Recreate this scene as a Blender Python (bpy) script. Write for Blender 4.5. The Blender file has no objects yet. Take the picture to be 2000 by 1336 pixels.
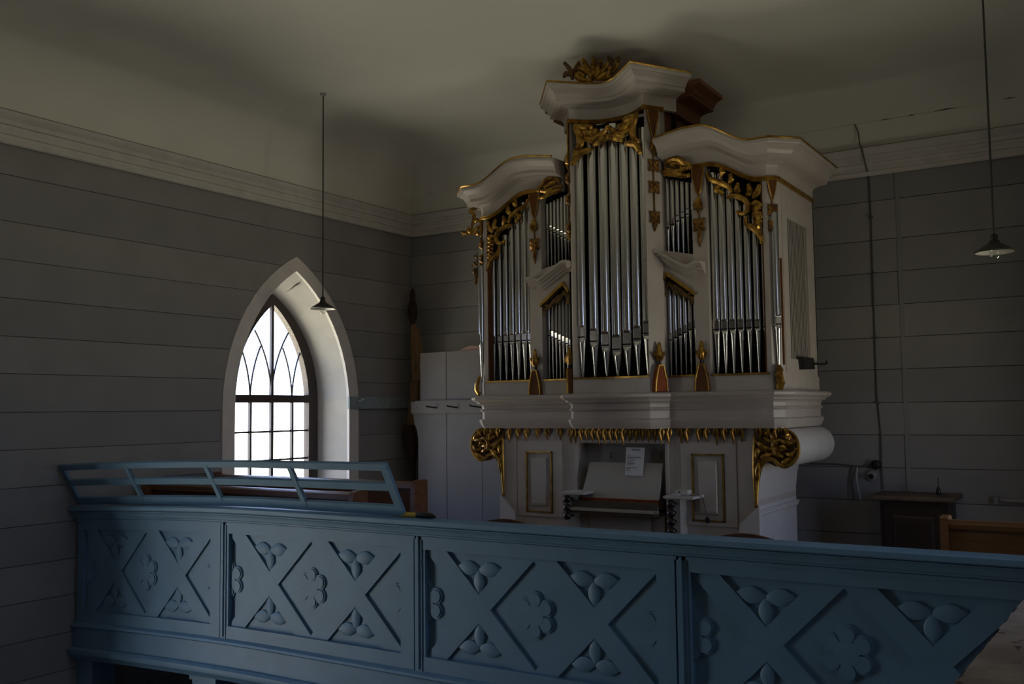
import bpy, bmesh, math, random
from mathutils import Vector, Matrix
random.seed(7)
sc = bpy.context.scene
COL = sc.collection
PI = math.pi

# ------------------------------------------------------------------ camera
CAM_Z, FOC = 1.65, 1880.0            # focal length in pixels of a 2000 px wide frame
yaw, pit, roll = math.radians(32.5), math.atan(132.0/FOC), 0.0118
fw = Vector((-math.sin(yaw)*math.cos(pit), math.cos(yaw)*math.cos(pit), math.sin(pit)))
rt0 = Vector((math.cos(yaw), math.sin(yaw), 0)); up0 = rt0.cross(fw)
rt = rt0*math.cos(roll) - up0*math.sin(roll); up = rt.cross(fw)
cam = bpy.data.cameras.new('camera'); cam_o = bpy.data.objects.new('camera', cam); COL.objects.link(cam_o)
m = Matrix((rt, up, -fw)).transposed().to_4x4(); m.translation = (0, 0, CAM_Z)
cam_o.matrix_world = m
cam.sensor_fit = 'HORIZONTAL'; cam.sensor_width = 36; cam.lens = FOC/2000*36
cam.clip_start = 0.05; cam.clip_end = 200
sc.camera = cam_o

# ------------------------------------------------------------------ sky, exposure
SKY, GROUND, STRENGTH, EXPOSURE = (0.54, 0.70, 1.18), (1.50, 1.36, 1.06), 9.0, -0.42
w = bpy.data.worlds.new('overcast_sky'); sc.world = w; w.use_nodes = True
nt = w.node_tree; nt.nodes.clear()
tc = nt.nodes.new('ShaderNodeTexCoord'); sx = nt.nodes.new('ShaderNodeSeparateXYZ')
mr = nt.nodes.new('ShaderNodeMapRange'); mr.inputs['From Min'].default_value = -0.04; mr.inputs['From Max'].default_value = 0.04
mx = nt.nodes.new('ShaderNodeMix'); mx.data_type = 'RGBA'
mx.inputs[6].default_value = (*GROUND, 1); mx.inputs[7].default_value = (*SKY, 1)
bg = nt.nodes.new('ShaderNodeBackground'); bg.inputs['Strength'].default_value = STRENGTH
wo = nt.nodes.new('ShaderNodeOutputWorld')
nt.links.new(tc.outputs['Generated'], sx.inputs[0]); nt.links.new(sx.outputs['Z'], mr.inputs['Value'])
nt.links.new(mr.outputs[0], mx.inputs[0]); nt.links.new(mx.outputs[2], bg.inputs['Color']); nt.links.new(bg.outputs[0], wo.inputs[0])
sc.view_settings.view_transform = 'Standard'; sc.view_settings.look = 'None'
sc.view_settings.exposure = EXPOSURE; sc.view_settings.gamma = 1.0; sc.view_settings.use_curve_mapping = False
sc.cycles.max_bounces = 12; sc.cycles.diffuse_bounces = 8; sc.cycles.transparent_max_bounces = 16
sc.cycles.sample_clamp_indirect = 6.0; sc.cycles.caustics_reflective = False; sc.cycles.caustics_refractive = False

# window centres along the walls: (wall side, y centre, sill z)
WINDOWS = [('left', 6.56, 0.55), ('left', 2.2, -1.3), ('right', -4.2, 0.95)]  # the right-hand one is unseen, moved and shrunk to tune the light
ADDED_WINDOWS = [(6.05, 6.72, 0.45, 2.20), (3.50, 4.15, 1.95, 3.30)]      # unseen windows added to light the pipes and organ flank: y0, y1, z0, z1
WX = {'left': -6.61, 'right': 0.45}
for side, yc, sill in WINDOWS:       # sky portals in the window openings
    L = bpy.data.lights.new('sky_portal', 'AREA'); L.shape = 'RECTANGLE'; L.size = 1.0; L.size_y = 2.75 - sill
    L.cycles.is_portal = True
    o = bpy.data.objects.new('sky_portal', L); COL.objects.link(o)
    s = 1 if side == 'left' else -1
    o.matrix_world = Matrix.Translation((WX[side] - s*0.42, yc, (2.75 + sill)/2)) @ Matrix(((0, 0, -s, 0), (s, 0, 0, 0), (0, -1, 0, 0), (0, 0, 0, 1))).to_4x4()
    # local -Z must point into the room (+s along X)
for y0_, y1_, z0_, z1_ in ADDED_WINDOWS:
    L = bpy.data.lights.new('sky_portal', 'AREA'); L.shape = 'RECTANGLE'; L.size = y1_-y0_; L.size_y = z1_-z0_; L.cycles.is_portal = True
    o = bpy.data.objects.new('sky_portal', L); COL.objects.link(o)
    o.matrix_world = Matrix.Translation((WX['right'] + 0.42, (y0_+y1_)/2, (z0_+z1_)/2)) @ Matrix(((0, 0, 1, 0), (-1, 0, 0, 0), (0, -1, 0, 0), (0, 0, 0, 1)))

# ------------------------------------------------------------------ materials
MATS = {}
def nodes_of(name):
    mt = bpy.data.materials.new(name); mt.use_nodes = True
    n = mt.node_tree; b = n.nodes['Principled BSDF']; MATS[name] = mt
    return mt, n, b
def paint(name, col, rough=0.6, var=0.12, scale=6.0, bump=0.15, col2=None, metal=0.0, stretch=(1, 1, 1), dirt=None, spec=0.5):
    mt, n, b = nodes_of(name)
    tcn = n.nodes.new('ShaderNodeTexCoord'); mp = n.nodes.new('ShaderNodeMapping'); mp.inputs['Scale'].default_value = stretch
    nz = n.nodes.new('ShaderNodeTexNoise'); nz.inputs['Scale'].default_value = scale; nz.inputs['Detail'].default_value = 6
    n.links.new(tcn.outputs['Object'], mp.inputs[0]); n.links.new(mp.outputs[0], nz.inputs['Vector'])
    cr = n.nodes.new('ShaderNodeValToRGB')
    c2 = col2 or tuple(v*(1-var) for v in col)
    cr.color_ramp.elements[0].position = 0.35; cr.color_ramp.elements[0].color = (*c2, 1)
    cr.color_ramp.elements[1].position = 0.65; cr.color_ramp.elements[1].color = (*col, 1)
    n.links.new(nz.outputs[0], cr.inputs[0])
    out = cr.outputs[0]
    if dirt:
        n2 = n.nodes.new('ShaderNodeTexNoise'); n2.inputs['Scale'].default_value = dirt[1]; n2.inputs['Detail'].default_value = 8
        n.links.new(mp.outputs[0], n2.inputs['Vector'])
        r2 = n.nodes.new('ShaderNodeValToRGB'); r2.color_ramp.elements[0].position = dirt[2]; r2.color_ramp.elements[1].position = dirt[2]+0.04
        r2.color_ramp.elements[0].color = (0, 0, 0, 1); r2.color_ramp.elements[1].color = (1, 1, 1, 1)
        n.links.new(n2.outputs[0], r2.inputs[0])
        mm = n.nodes.new('ShaderNodeMix'); mm.data_type = 'RGBA'; mm.inputs[7].default_value = (*dirt[0], 1)
        n.links.new(r2.outputs[0], mm.inputs[0]); n.links.new(out, mm.inputs[6]); out = mm.outputs[2]
    n.links.new(out, b.inputs['Base Color'])
    b.inputs['Roughness'].default_value = rough; b.inputs['Metallic'].default_value = metal
    b.inputs['Specular IOR Level'].default_value = spec
    if bump:
        bp = n.nodes.new('ShaderNodeBump'); bp.inputs['Strength'].default_value = bump; bp.inputs['Distance'].default_value = 0.01
        n.links.new(nz.outputs[0], bp.inputs['Height']); n.links.new(bp.outputs[0], b.inputs['Normal'])
    return mt
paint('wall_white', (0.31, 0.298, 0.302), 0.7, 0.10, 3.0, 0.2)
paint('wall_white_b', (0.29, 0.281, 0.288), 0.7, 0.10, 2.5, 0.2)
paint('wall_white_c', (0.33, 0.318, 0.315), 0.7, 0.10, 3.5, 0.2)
paint('joint_dark', (0.15, 0.14, 0.135), 0.9, 0.3, 20, 0)
paint('ceiling_white', (0.82, 0.805, 0.74), 0.85, 0.06, 1.2, 0.1)
paint('cornice_white', (0.68, 0.65, 0.62), 0.6, 0.10, 8, 0.1)
paint('casing_white', (0.78, 0.73, 0.71), 0.6, 0.08, 8, 0.15)
paint('reveal_plaster', (0.72, 0.70, 0.67), 0.8, 0.10, 5, 0.3)
paint('nave_floor', (0.10, 0.085, 0.07), 0.7, 0.3, 4, 0.1)
paint('floor_wood', (0.24, 0.17, 0.11), 0.6, 0.3, 3, 0.1, stretch=(0.4, 8, 1))
paint('frame_brown', (0.045, 0.028, 0.025), 0.5, 0.2, 10, 0.1)
paint('muntin_grey', (0.06, 0.052, 0.055), 0.5, 0.2, 10, 0.0)
paint('blue_paint', (0.138, 0.262, 0.385), 0.5, 0.12, 5, 0.12, dirt=((0.09, 0.13, 0.16), 26, 0.74))
paint('blue_pale', (0.33, 0.40, 0.42), 0.6, 0.25, 14, 0.1)
paint('organ_paint', (0.54, 0.48, 0.44), 0.42, 0.10, 7, 0.08)
paint('organ_paint_side', (0.62, 0.59, 0.58), 0.5, 0.07, 5, 0.08)
paint('gold', (0.58, 0.34, 0.065), 0.33, 0.6, 22, 0.5, col2=(0.17, 0.075, 0.018), metal=0.85)
paint('gold_trim', (0.55, 0.34, 0.07), 0.35, 0.5, 14, 0.1, col2=(0.30, 0.16, 0.035), metal=0.8)
paint('gold_old', (0.20, 0.115, 0.03), 0.5, 0.5, 18, 0.4, col2=(0.07, 0.04, 0.018), metal=0.5)
paint('gold_drop', (0.36, 0.19, 0.04), 0.42, 0.5, 18, 0.4, col2=(0.12, 0.055, 0.02), metal=0.65)
paint('ornament_brown', (0.18, 0.068, 0.02), 0.5, 0.35, 9, 0.1, spec=0.2)
paint('ornament_red', (0.36, 0.08, 0.015), 0.5, 0.35, 9, 0.1, spec=0.15)
paint('tin', (0.80, 0.79, 0.77), 0.17, 0.04, 5, 0.0, metal=0.95, stretch=(6, 6, 0.6))
paint('slit_black', (0.008, 0.007, 0.007), 0.8, 0.1, 5, 0.0)
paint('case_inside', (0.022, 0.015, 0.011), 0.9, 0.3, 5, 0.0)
paint('raw_wood', (0.20, 0.075, 0.03), 0.6, 0.35, 4, 0.1, stretch=(1, 1, 9))
paint('pew_brown', (0.20, 0.082, 0.037), 0.38, 0.35, 4, 0.08, stretch=(1, 6, 9))
paint('pew_orange', (0.36, 0.17, 0.065), 0.4, 0.3, 4, 0.08, stretch=(0.6, 6, 9))
paint('cabinet_dark', (0.035, 0.019, 0.015), 0.4, 0.3, 5, 0.05)
paint('bakelite', (0.012, 0.011, 0.011), 0.35, 0.1, 5, 0)
paint('knob_black', (0.018, 0.012, 0.010), 0.3, 0.2, 9, 0)
paint('cable_grey', (0.10, 0.095, 0.085), 0.6, 0.2, 9, 0)
paint('cable_white', (0.5, 0.5, 0.5), 0.5, 0.1, 9, 0)
paint('lamp_iron', (0.03, 0.032, 0.024), 0.45, 0.3, 20, 0.1)
paint('lamp_enamel', (0.42, 0.40, 0.36), 0.3, 0.1, 12, 0)
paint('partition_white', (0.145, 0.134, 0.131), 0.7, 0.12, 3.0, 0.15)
paint('paper', (0.75, 0.74, 0.76), 0.8, 0.04, 9, 0)
paint('ink', (0.12, 0.12, 0.13), 0.8, 0.1, 9, 0)
paint('cloth_tan', (0.30, 0.18, 0.085), 0.9, 0.4, 9, 0.4, stretch=(8, 8, 0.6))
paint('cloth_dark', (0.06, 0.035, 0.022), 0.9, 0.4, 12, 0.4)
paint('yellow', (0.55, 0.38, 0.02), 0.5, 0.2, 9, 0)
paint('plaster', (0.38, 0.33, 0.31), 0.9, 0.35, 7, 0.9, dirt=((0.10, 0.06, 0.05), 22, 0.64))
paint('plastic_white', (0.62, 0.60, 0.57), 0.4, 0.05, 9, 0)
paint('desk_paint', (0.46, 0.43, 0.38), 0.5, 0.1, 5, 0.05)
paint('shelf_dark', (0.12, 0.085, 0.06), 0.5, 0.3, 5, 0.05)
def glassy(name, rough, tint, gloss):
    mt, n, b = nodes_of(name); n.nodes.remove(b)
    tr = n.nodes.new('ShaderNodeBsdfTransparent'); tr.inputs[0].default_value = (*tint, 1)
    gl = n.nodes.new('ShaderNodeBsdfGlossy'); gl.inputs['Roughness'].default_value = rough
    ms = n.nodes.new('ShaderNodeMixShader'); ms.inputs[0].default_value = gloss
    n.links.new(tr.outputs[0], ms.inputs[1]); n.links.new(gl.outputs[0], ms.inputs[2])
    n.links.new(ms.outputs[0], n.nodes['Material Output'].inputs[0])
glassy('window_glass', 0.05, (0.95, 0.97, 0.96), 0.05)
glassy('bulb_glass', 0.05, (0.9, 0.9, 0.88), 0.15)

# ------------------------------------------------------------------ mesh building
class B:
    def __init__(s): s.v = []; s.f = []
    def add(s, vs, fs):
        k = len(s.v); s.v += [tuple(q) for q in vs]; s.f += [tuple(i+k for i in q) for q in fs]; return s
    def box(s, x0, x1, y0, y1, z0, z1):
        v = [(x, y, z) for x in (x0, x1) for y in (y0, y1) for z in (z0, z1)]
        return s.add(v, [(0, 1, 3, 2), (4, 6, 7, 5), (0, 4, 5, 1), (2, 3, 7, 6), (0, 2, 6, 4), (1, 5, 7, 3)])
    def prism(s, poly, axis, a, b):
        """poly of 2D points extruded along axis ('x': (y,z), 'y': (x,z), 'z': (x,y)) from a to b"""
        def P(q, t):
            return {'x': (t, q[0], q[1]), 'y': (q[0], t, q[1]), 'z': (q[0], q[1], t)}[axis]
        n = len(poly)
        v = [P(q, a) for q in poly] + [P(q, b) for q in poly]
        f = [tuple(range(n)), tuple(range(2*n-1, n-1, -1))] + [(i, (i+1) % n, (i+1) % n + n, i+n) for i in range(n)]
        return s.add(v, f)
    def tube(s, path, rad, n=8, flat=None, ends=True):
        """round bar along a path; flat=(direction, factor) squashes it along a direction"""
        path = [Vector(p) for p in path]; k = len(path)
        if not hasattr(rad, '__len__'): rad = [rad]*k
        ref = None; rings = []
        for i, p in enumerate(path):
            t = (path[min(i+1, k-1)] - path[max(i-1, 0)])
            t = t.normalized() if t.length > 1e-9 else Vector((0, 0, 1))
            if ref is None:
                ref = Vector((0, 0, 1)) if abs(t.z) < 0.9 else Vector((1, 0, 0))
            u = (ref - t*ref.dot(t)).normalized(); w_ = t.cross(u); ref = u
            ring = []
            for j in range(n):
                a = 2*PI*j/n; d = (u*math.cos(a) + w_*math.sin(a))*rad[i]
                if flat: fd = Vector(flat[0]); d = d - fd*d.dot(fd)*(1-flat[1])
                ring.append(p + d)
            rings.append(ring)
        v = [q for r in rings for q in r]
        f = [(i*n+j, i*n+(j+1) % n, (i+1)*n+(j+1) % n, (i+1)*n+j) for i in range(k-1) for j in range(n)]
        if ends: f += [tuple(range(n-1, -1, -1)), tuple(range((k-1)*n, k*n))]
        return s.add(v, f)
    def lathe(s, prof, n=24, at=(0, 0, 0)):
        v = [(at[0]+r*math.cos(2*PI*j/n), at[1]+r*math.sin(2*PI*j/n), at[2]+z) for r, z in prof for j in range(n)]
        k = len(prof)
        f = [(i*n+j, i*n+(j+1) % n, (i+1)*n+(j+1) % n, (i+1)*n+j) for i in range(k-1) for j in range(n)]
        f += [tuple(range(n-1, -1, -1)), tuple(range((k-1)*n, k*n))]
        return s.add(v, f)
    def ball(s, c, r, sq=(1, 1, 1), n=10, k=6):
        prof = [(max(1e-4, math.sin(PI*i/k))*r, -math.cos(PI*i/k)*r) for i in range(k+1)]
        st = len(s.v); s.lathe(prof, n)
        for i in range(st, len(s.v)):
            q = s.v[i]; s.v[i] = (c[0]+q[0]*sq[0], c[1]+q[1]*sq[1], c[2]+q[2]*sq[2])
        return s
    def sweep(s, path, prof, closed_ends=True):
        """profile (out, z) carried along a plan path (x, y, dz), mitred; outside is to the right of travel"""
        n = len(path); k = len(prof); dirs = []
        for i in range(n-1):
            d = Vector((path[i+1][0]-path[i][0], path[i+1][1]-path[i][1])); dirs.append(d.normalized())
        v = []
        for i in range(n):
            a = dirs[max(i-1, 0)]; b = dirs[min(i, n-2)]
            na = Vector((a.y, -a.x)); nb = Vector((b.y, -b.x)); mm = na+nb
            mm = mm/(max(0.3, mm.dot(na)))
            dz = path[i][2] if len(path[i]) > 2 else 0
            for o, z in prof: v.append((path[i][0]+mm.x*o, path[i][1]+mm.y*o, z+dz))
        f = [(i*k+j, i*k+j+1, (i+1)*k+j+1, (i+1)*k+j) for i in range(n-1) for j in range(k-1)]
        f += [(i*k+k-1, i*k, (i+1)*k, (i+1)*k+k-1) for i in range(n-1)]
        if closed_ends: f += [tuple(range(k)), tuple(range((n-1)*k+k-1, (n-1)*k-1, -1))]
        return s.add(v, f)
    def xform(s, fn, start=0):
        for i in range(start, len(s.v)): s.v[i] = tuple(fn(*s.v[i]))
        return s
ORG = {}
def mesh_of(name, b, mat, org=(0, 0, 0), smooth=True, angle=35):
    me = bpy.data.meshes.new(name)
    me.from_pydata([(x-org[0], y-org[1], z-org[2]) for x, y, z in b.v], [], b.f)
    bm = bmesh.new(); bm.from_mesh(me); bmesh.ops.recalc_face_normals(bm, faces=bm.faces); bm.to_mesh(me); bm.free()
    me.materials.append(MATS[mat])
    if smooth and len(me.polygons):
        me.polygons.foreach_set('use_smooth', [True]*len(me.polygons)); me.set_sharp_from_angle(angle=math.radians(angle))
    return me
def root_of(o):
    while o.parent: o = o.parent
    return o
def obj(name, b, mat, parent=None, org=None, smooth=True, angle=35):
    """one mesh object from world-space geometry; a child keeps the frame of its thing"""
    if parent is not None: base = ORG[root_of(parent).name]; loc = (0, 0, 0)
    else: base = org or (0, 0, 0); loc = base
    o = bpy.data.objects.new(name, mesh_of(name, b, mat, base, smooth, angle)); COL.objects.link(o)
    o.location = loc
    if parent is not None: o.parent = parent
    else: ORG[o.name] = tuple(base)
    return o
def thing(name, label, cat, loc, group=None):
    o = bpy.data.objects.new(name, None); COL.objects.link(o); o.location = loc; o.empty_display_size = 0.1
    ORG[o.name] = tuple(loc); return tag(o, label, cat, group)
def tag(o, label, cat, group=None):
    o['label'] = label; o['category'] = cat
    if group: o['group'] = group
    return o
def struct(o, label, cat):
    o['kind'] = 'structure'; o['label'] = label; o['category'] = cat; return o
def copy_part(src, parent, loc, rot=None, scale=None):
    c = src.copy(); COL.objects.link(c); c.parent = parent; c.location = loc
    if rot: c.rotation_euler = rot
    if scale: c.scale = scale
    return c

# ------------------------------------------------------------------ arches
class Arch:
    def __init__(s, half, spring, apex):
        h = apex-spring; s.w, s.sp, s.ap = half, spring, apex; s.R = (h*h+half*half)/(2*half)
    def half(s, z):
        if z <= s.sp: return s.w
        if z >= s.ap: return 0.0
        return max(0.0, math.sqrt(max(0, s.R**2-(z-s.sp)**2)) - (s.R-s.w))
    def outline(s, yc, z0, n=14):
        """left bottom -> apex -> right bottom"""
        zs = [z0] + [s.sp + (s.ap-s.sp)*math.sin(PI/2*i/n) for i in range(n+1)]
        l = [(yc-s.half(z), z) for z in zs]; r = [(yc+s.half(z), z) for z in zs[-2::-1]]
        return l + r
A_OPEN, A_CASE = Arch(0.735, 1.70, 2.987), Arch(0.875, 1.70, 3.125)
A_FRAME, A_GLASS = Arch(0.60, 1.75, 2.783), Arch(0.478, 1.75, 2.693)
A_PLANK = Arch(0.80, 1.70, 3.06); A_WALL = Arch(0.765, 1.70, 3.03)

def wall_poly(b, y0, y1, z0, z1, cuts, arch, xa, xb):
    """a wall strip in the YZ plane with arched window cut-outs, as one prism per bay"""
    cuts = sorted(cuts); edges = [y0] + [(cuts[i][0]+cuts[i+1][0])/2 for i in range(len(cuts)-1)] + [y1]
    if not cuts: b.prism([(y0, z0), (y1, z0), (y1, z1), (y0, z1)], 'x', xa, xb); return
    for i, (yc, sill) in enumerate(cuts):
        ya, yb = edges[i], edges[i+1]
        if z1 <= sill or z0 >= arch.ap:
            b.prism([(ya, z0), (yb, z0), (yb, z1), (ya, z1)], 'x', xa, xb); continue
        if z0 < sill:
            b.prism([(ya, z0), (yb, z0), (yb, sill), (ya, sill)], 'x', xa, xb); 
        zb = max(z0, sill); zt = min(z1, arch.ap)
        zs = [zb+(zt-zb)*k/10 for k in range(11)]
        L = [(yc-arch.half(z), z) for z in zs]; Rr = [(yc+arch.half(z), z) for z in zs]
        if z1 >= arch.ap:
            b.prism([(ya, zb)] + L + [(yc, z1), (ya, z1)], 'x', xa, xb)
            b.prism([(yb, zb), (yb, z1), (yc, z1)] + Rr[::-1], 'x', xa, xb)
        else:
            b.prism([(ya, zb)] + L + [(ya, z1)], 'x', xa, xb)
            b.prism([(yb, zb), (yb, z1)] + Rr[::-1], 'x', xa, xb)

# ------------------------------------------------------------------ room shell
XL, XR, YB, YF, ZN, ZC = -6.61, 0.45, 8.33, -7.0, -2.7, 4.48
cutsL = [(y, s) for d, y, s in WINDOWS if d == 'left']; cutsR = [(y, s) for d, y, s in WINDOWS if d == 'right']
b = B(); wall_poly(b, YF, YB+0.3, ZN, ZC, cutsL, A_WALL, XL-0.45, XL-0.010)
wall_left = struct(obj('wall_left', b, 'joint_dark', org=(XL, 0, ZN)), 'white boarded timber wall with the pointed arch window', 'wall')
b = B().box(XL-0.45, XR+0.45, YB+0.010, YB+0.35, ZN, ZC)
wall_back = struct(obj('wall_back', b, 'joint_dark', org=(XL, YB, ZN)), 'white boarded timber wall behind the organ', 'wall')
(ya0, ya1, za0, za1), (yb0, yb1, zb0, zb1) = ADDED_WINDOWS
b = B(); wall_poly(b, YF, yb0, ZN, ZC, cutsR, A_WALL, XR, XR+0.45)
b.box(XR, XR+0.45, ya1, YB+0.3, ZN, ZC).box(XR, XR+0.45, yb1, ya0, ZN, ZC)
for y0_, y1_, z0_, z1_ in ADDED_WINDOWS: b.box(XR, XR+0.45, y0_, y1_, ZN, z0_).box(XR, XR+0.45, y0_, y1_, z1_, ZC)
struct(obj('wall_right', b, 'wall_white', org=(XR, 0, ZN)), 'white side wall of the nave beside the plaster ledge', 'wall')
b = B().box(XL-0.45, XR+0.45, YF-0.3, YF, ZN, ZC)
struct(obj('wall_front', b, 'wall_white', org=(XL, YF, ZN)), 'white wall at the far end of the nave', 'wall')
b = B().box(XL-0.45, XR+0.45, YF-0.3, YB+0.3, ZN-0.2, ZN)
struct(obj('floor', b, 'nave_floor', org=(XL, YF, ZN)), 'dark floor of the nave below the gallery', 'floor')
b = B().box(XL-0.05, XR, 4.42, YB, -0.10, 0.0)
struct(obj('gallery_floor', b, 'floor_wood', org=(XL, 4.42, -0.22)), 'wooden floor of the organ gallery', 'floor')
# ceiling: walls run up to 4.00, then a round cove into the flat
b = B(); R = 0.48
def loop(d, z): return [(XL+d, YF+d, z), (XR-d, YF+d, z), (XR-d, YB-d, z), (XL+d, YB-d, z)]
rings = [loop(-0.02, 3.7), loop(0, 4.0)] + [loop(R*1.25*(1-math.cos(a)), 4.0 + R*math.sin(a)) for a in [PI/2*i/8 for i in range(1, 9)]]
vs = [q for r in rings for q in r]; fs = []
for i in range(len(rings)-1):
    for j in range(4): fs.append((i*4+j, i*4+(j+1) % 4, (i+1)*4+(j+1) % 4, (i+1)*4+j))
k = (len(rings)-1)*4; fs.append((k, k+1, k+2, k+3))
b.add(vs, fs)
t0 = loop(-0.02, 4.7); kk = len(b.v); b.add(t0, [(0, 1, 2, 3)])
b.f += [(j, (j+1) % 4, kk+(j+1) % 4, kk+j) for j in range(4)]
struct(obj('ceiling', b, 'ceiling_white', org=(XL, YF, ZC), angle=50), 'pale plastered ceiling with a rounded cove', 'ceiling')

ceil_o = bpy.data.objects['ceiling']
for xa, xb, z_ in ((-1.64, -1.55, 4.02), (-1.42, -1.36, 4.022), (-1.24, -1.02, 4.024), (-0.74, -0.60, 4.03), (-6.40, -6.28, 4.018), (-6.18, -6.10, 4.015)):
    obj('crack', B().tube([(xa, YB-0.001, z_), ((xa+xb)/2, YB-0.002, z_+0.006), (xb, YB-0.001, z_+0.003)], [0.001, 0.006, 0.002], 6), 'joint_dark', ceil_o)
# planks of the timber walls (joints measured on both walls)
ZJ = [3.62, 3.352, 3.022, 2.748, 2.476, 2.207, 1.944, 1.672, 1.407, 1.140, 0.870, 0.596, 0.335, 0.066]
while ZJ[-1] > ZN: ZJ.append(max(ZN, ZJ[-1]-0.268))
G = 0.0028
tones = ['wall_white', 'wall_white_b', 'wall_white_c']
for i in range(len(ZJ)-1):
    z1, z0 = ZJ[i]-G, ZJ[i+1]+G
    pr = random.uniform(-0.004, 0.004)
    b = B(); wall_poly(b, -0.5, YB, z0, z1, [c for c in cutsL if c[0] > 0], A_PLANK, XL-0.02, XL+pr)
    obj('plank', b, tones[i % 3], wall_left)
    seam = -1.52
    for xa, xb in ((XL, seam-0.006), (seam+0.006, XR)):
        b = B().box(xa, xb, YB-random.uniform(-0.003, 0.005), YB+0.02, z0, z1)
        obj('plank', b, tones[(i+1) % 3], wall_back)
b = B().box(XL, XR, YB-0.012, YB+0.02, 3.62+G, 4.02); obj('plank', b, 'ceiling_white', wall_back)
b = B().box(seam-0.016, seam+0.016, YB-0.006, YB+0.012, 0, 3.58); obj('seam_batten', b, 'wall_white_b', wall_back)
b = B().box(XL-0.02, XL+0.004, -0.5, YB, 3.62+G, 4.02); obj('plank', b, 'ceiling_white', wall_left)
# white cornice running round
CPROF = [(0, 3.565), (0.022, 3.565), (0.030, 3.575), (0.030, 3.60), (0.018, 3.606), (0.018, 3.632), (0.030, 3.637), (0.030, 3.668), (0.022, 3.673),
         (0.022, 3.70), (0.036, 3.705), (0.036, 3.735), (0.030, 3.74), (0.05, 3.765), (0.058, 3.785), (0.058, 3.80), (0, 3.80)]
struct(obj('trim_1', B().sweep([(XL, -0.5), (XL, YB)], CPROF), 'cornice_white', org=(XL, 4, 3.57), angle=25), 'fluted white cornice along the window wall', 'cornice')
struct(obj('trim_2', B().sweep([(XL, YB), (XR, YB)], CPROF), 'cornice_white', org=(-3, YB, 3.57), angle=25), 'fluted white cornice along the wall behind the organ', 'cornice')

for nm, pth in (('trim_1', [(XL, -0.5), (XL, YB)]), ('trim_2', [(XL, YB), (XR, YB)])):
    obj('shadow_strip', B().sweep(pth, [(0, 3.80), (0.054, 3.80), (0.054, 3.806), (0, 3.806)]), 'shelf_dark', bpy.data.objects[nm])  # shadow above the cornice, painted as a thin dark brown strip
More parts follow.
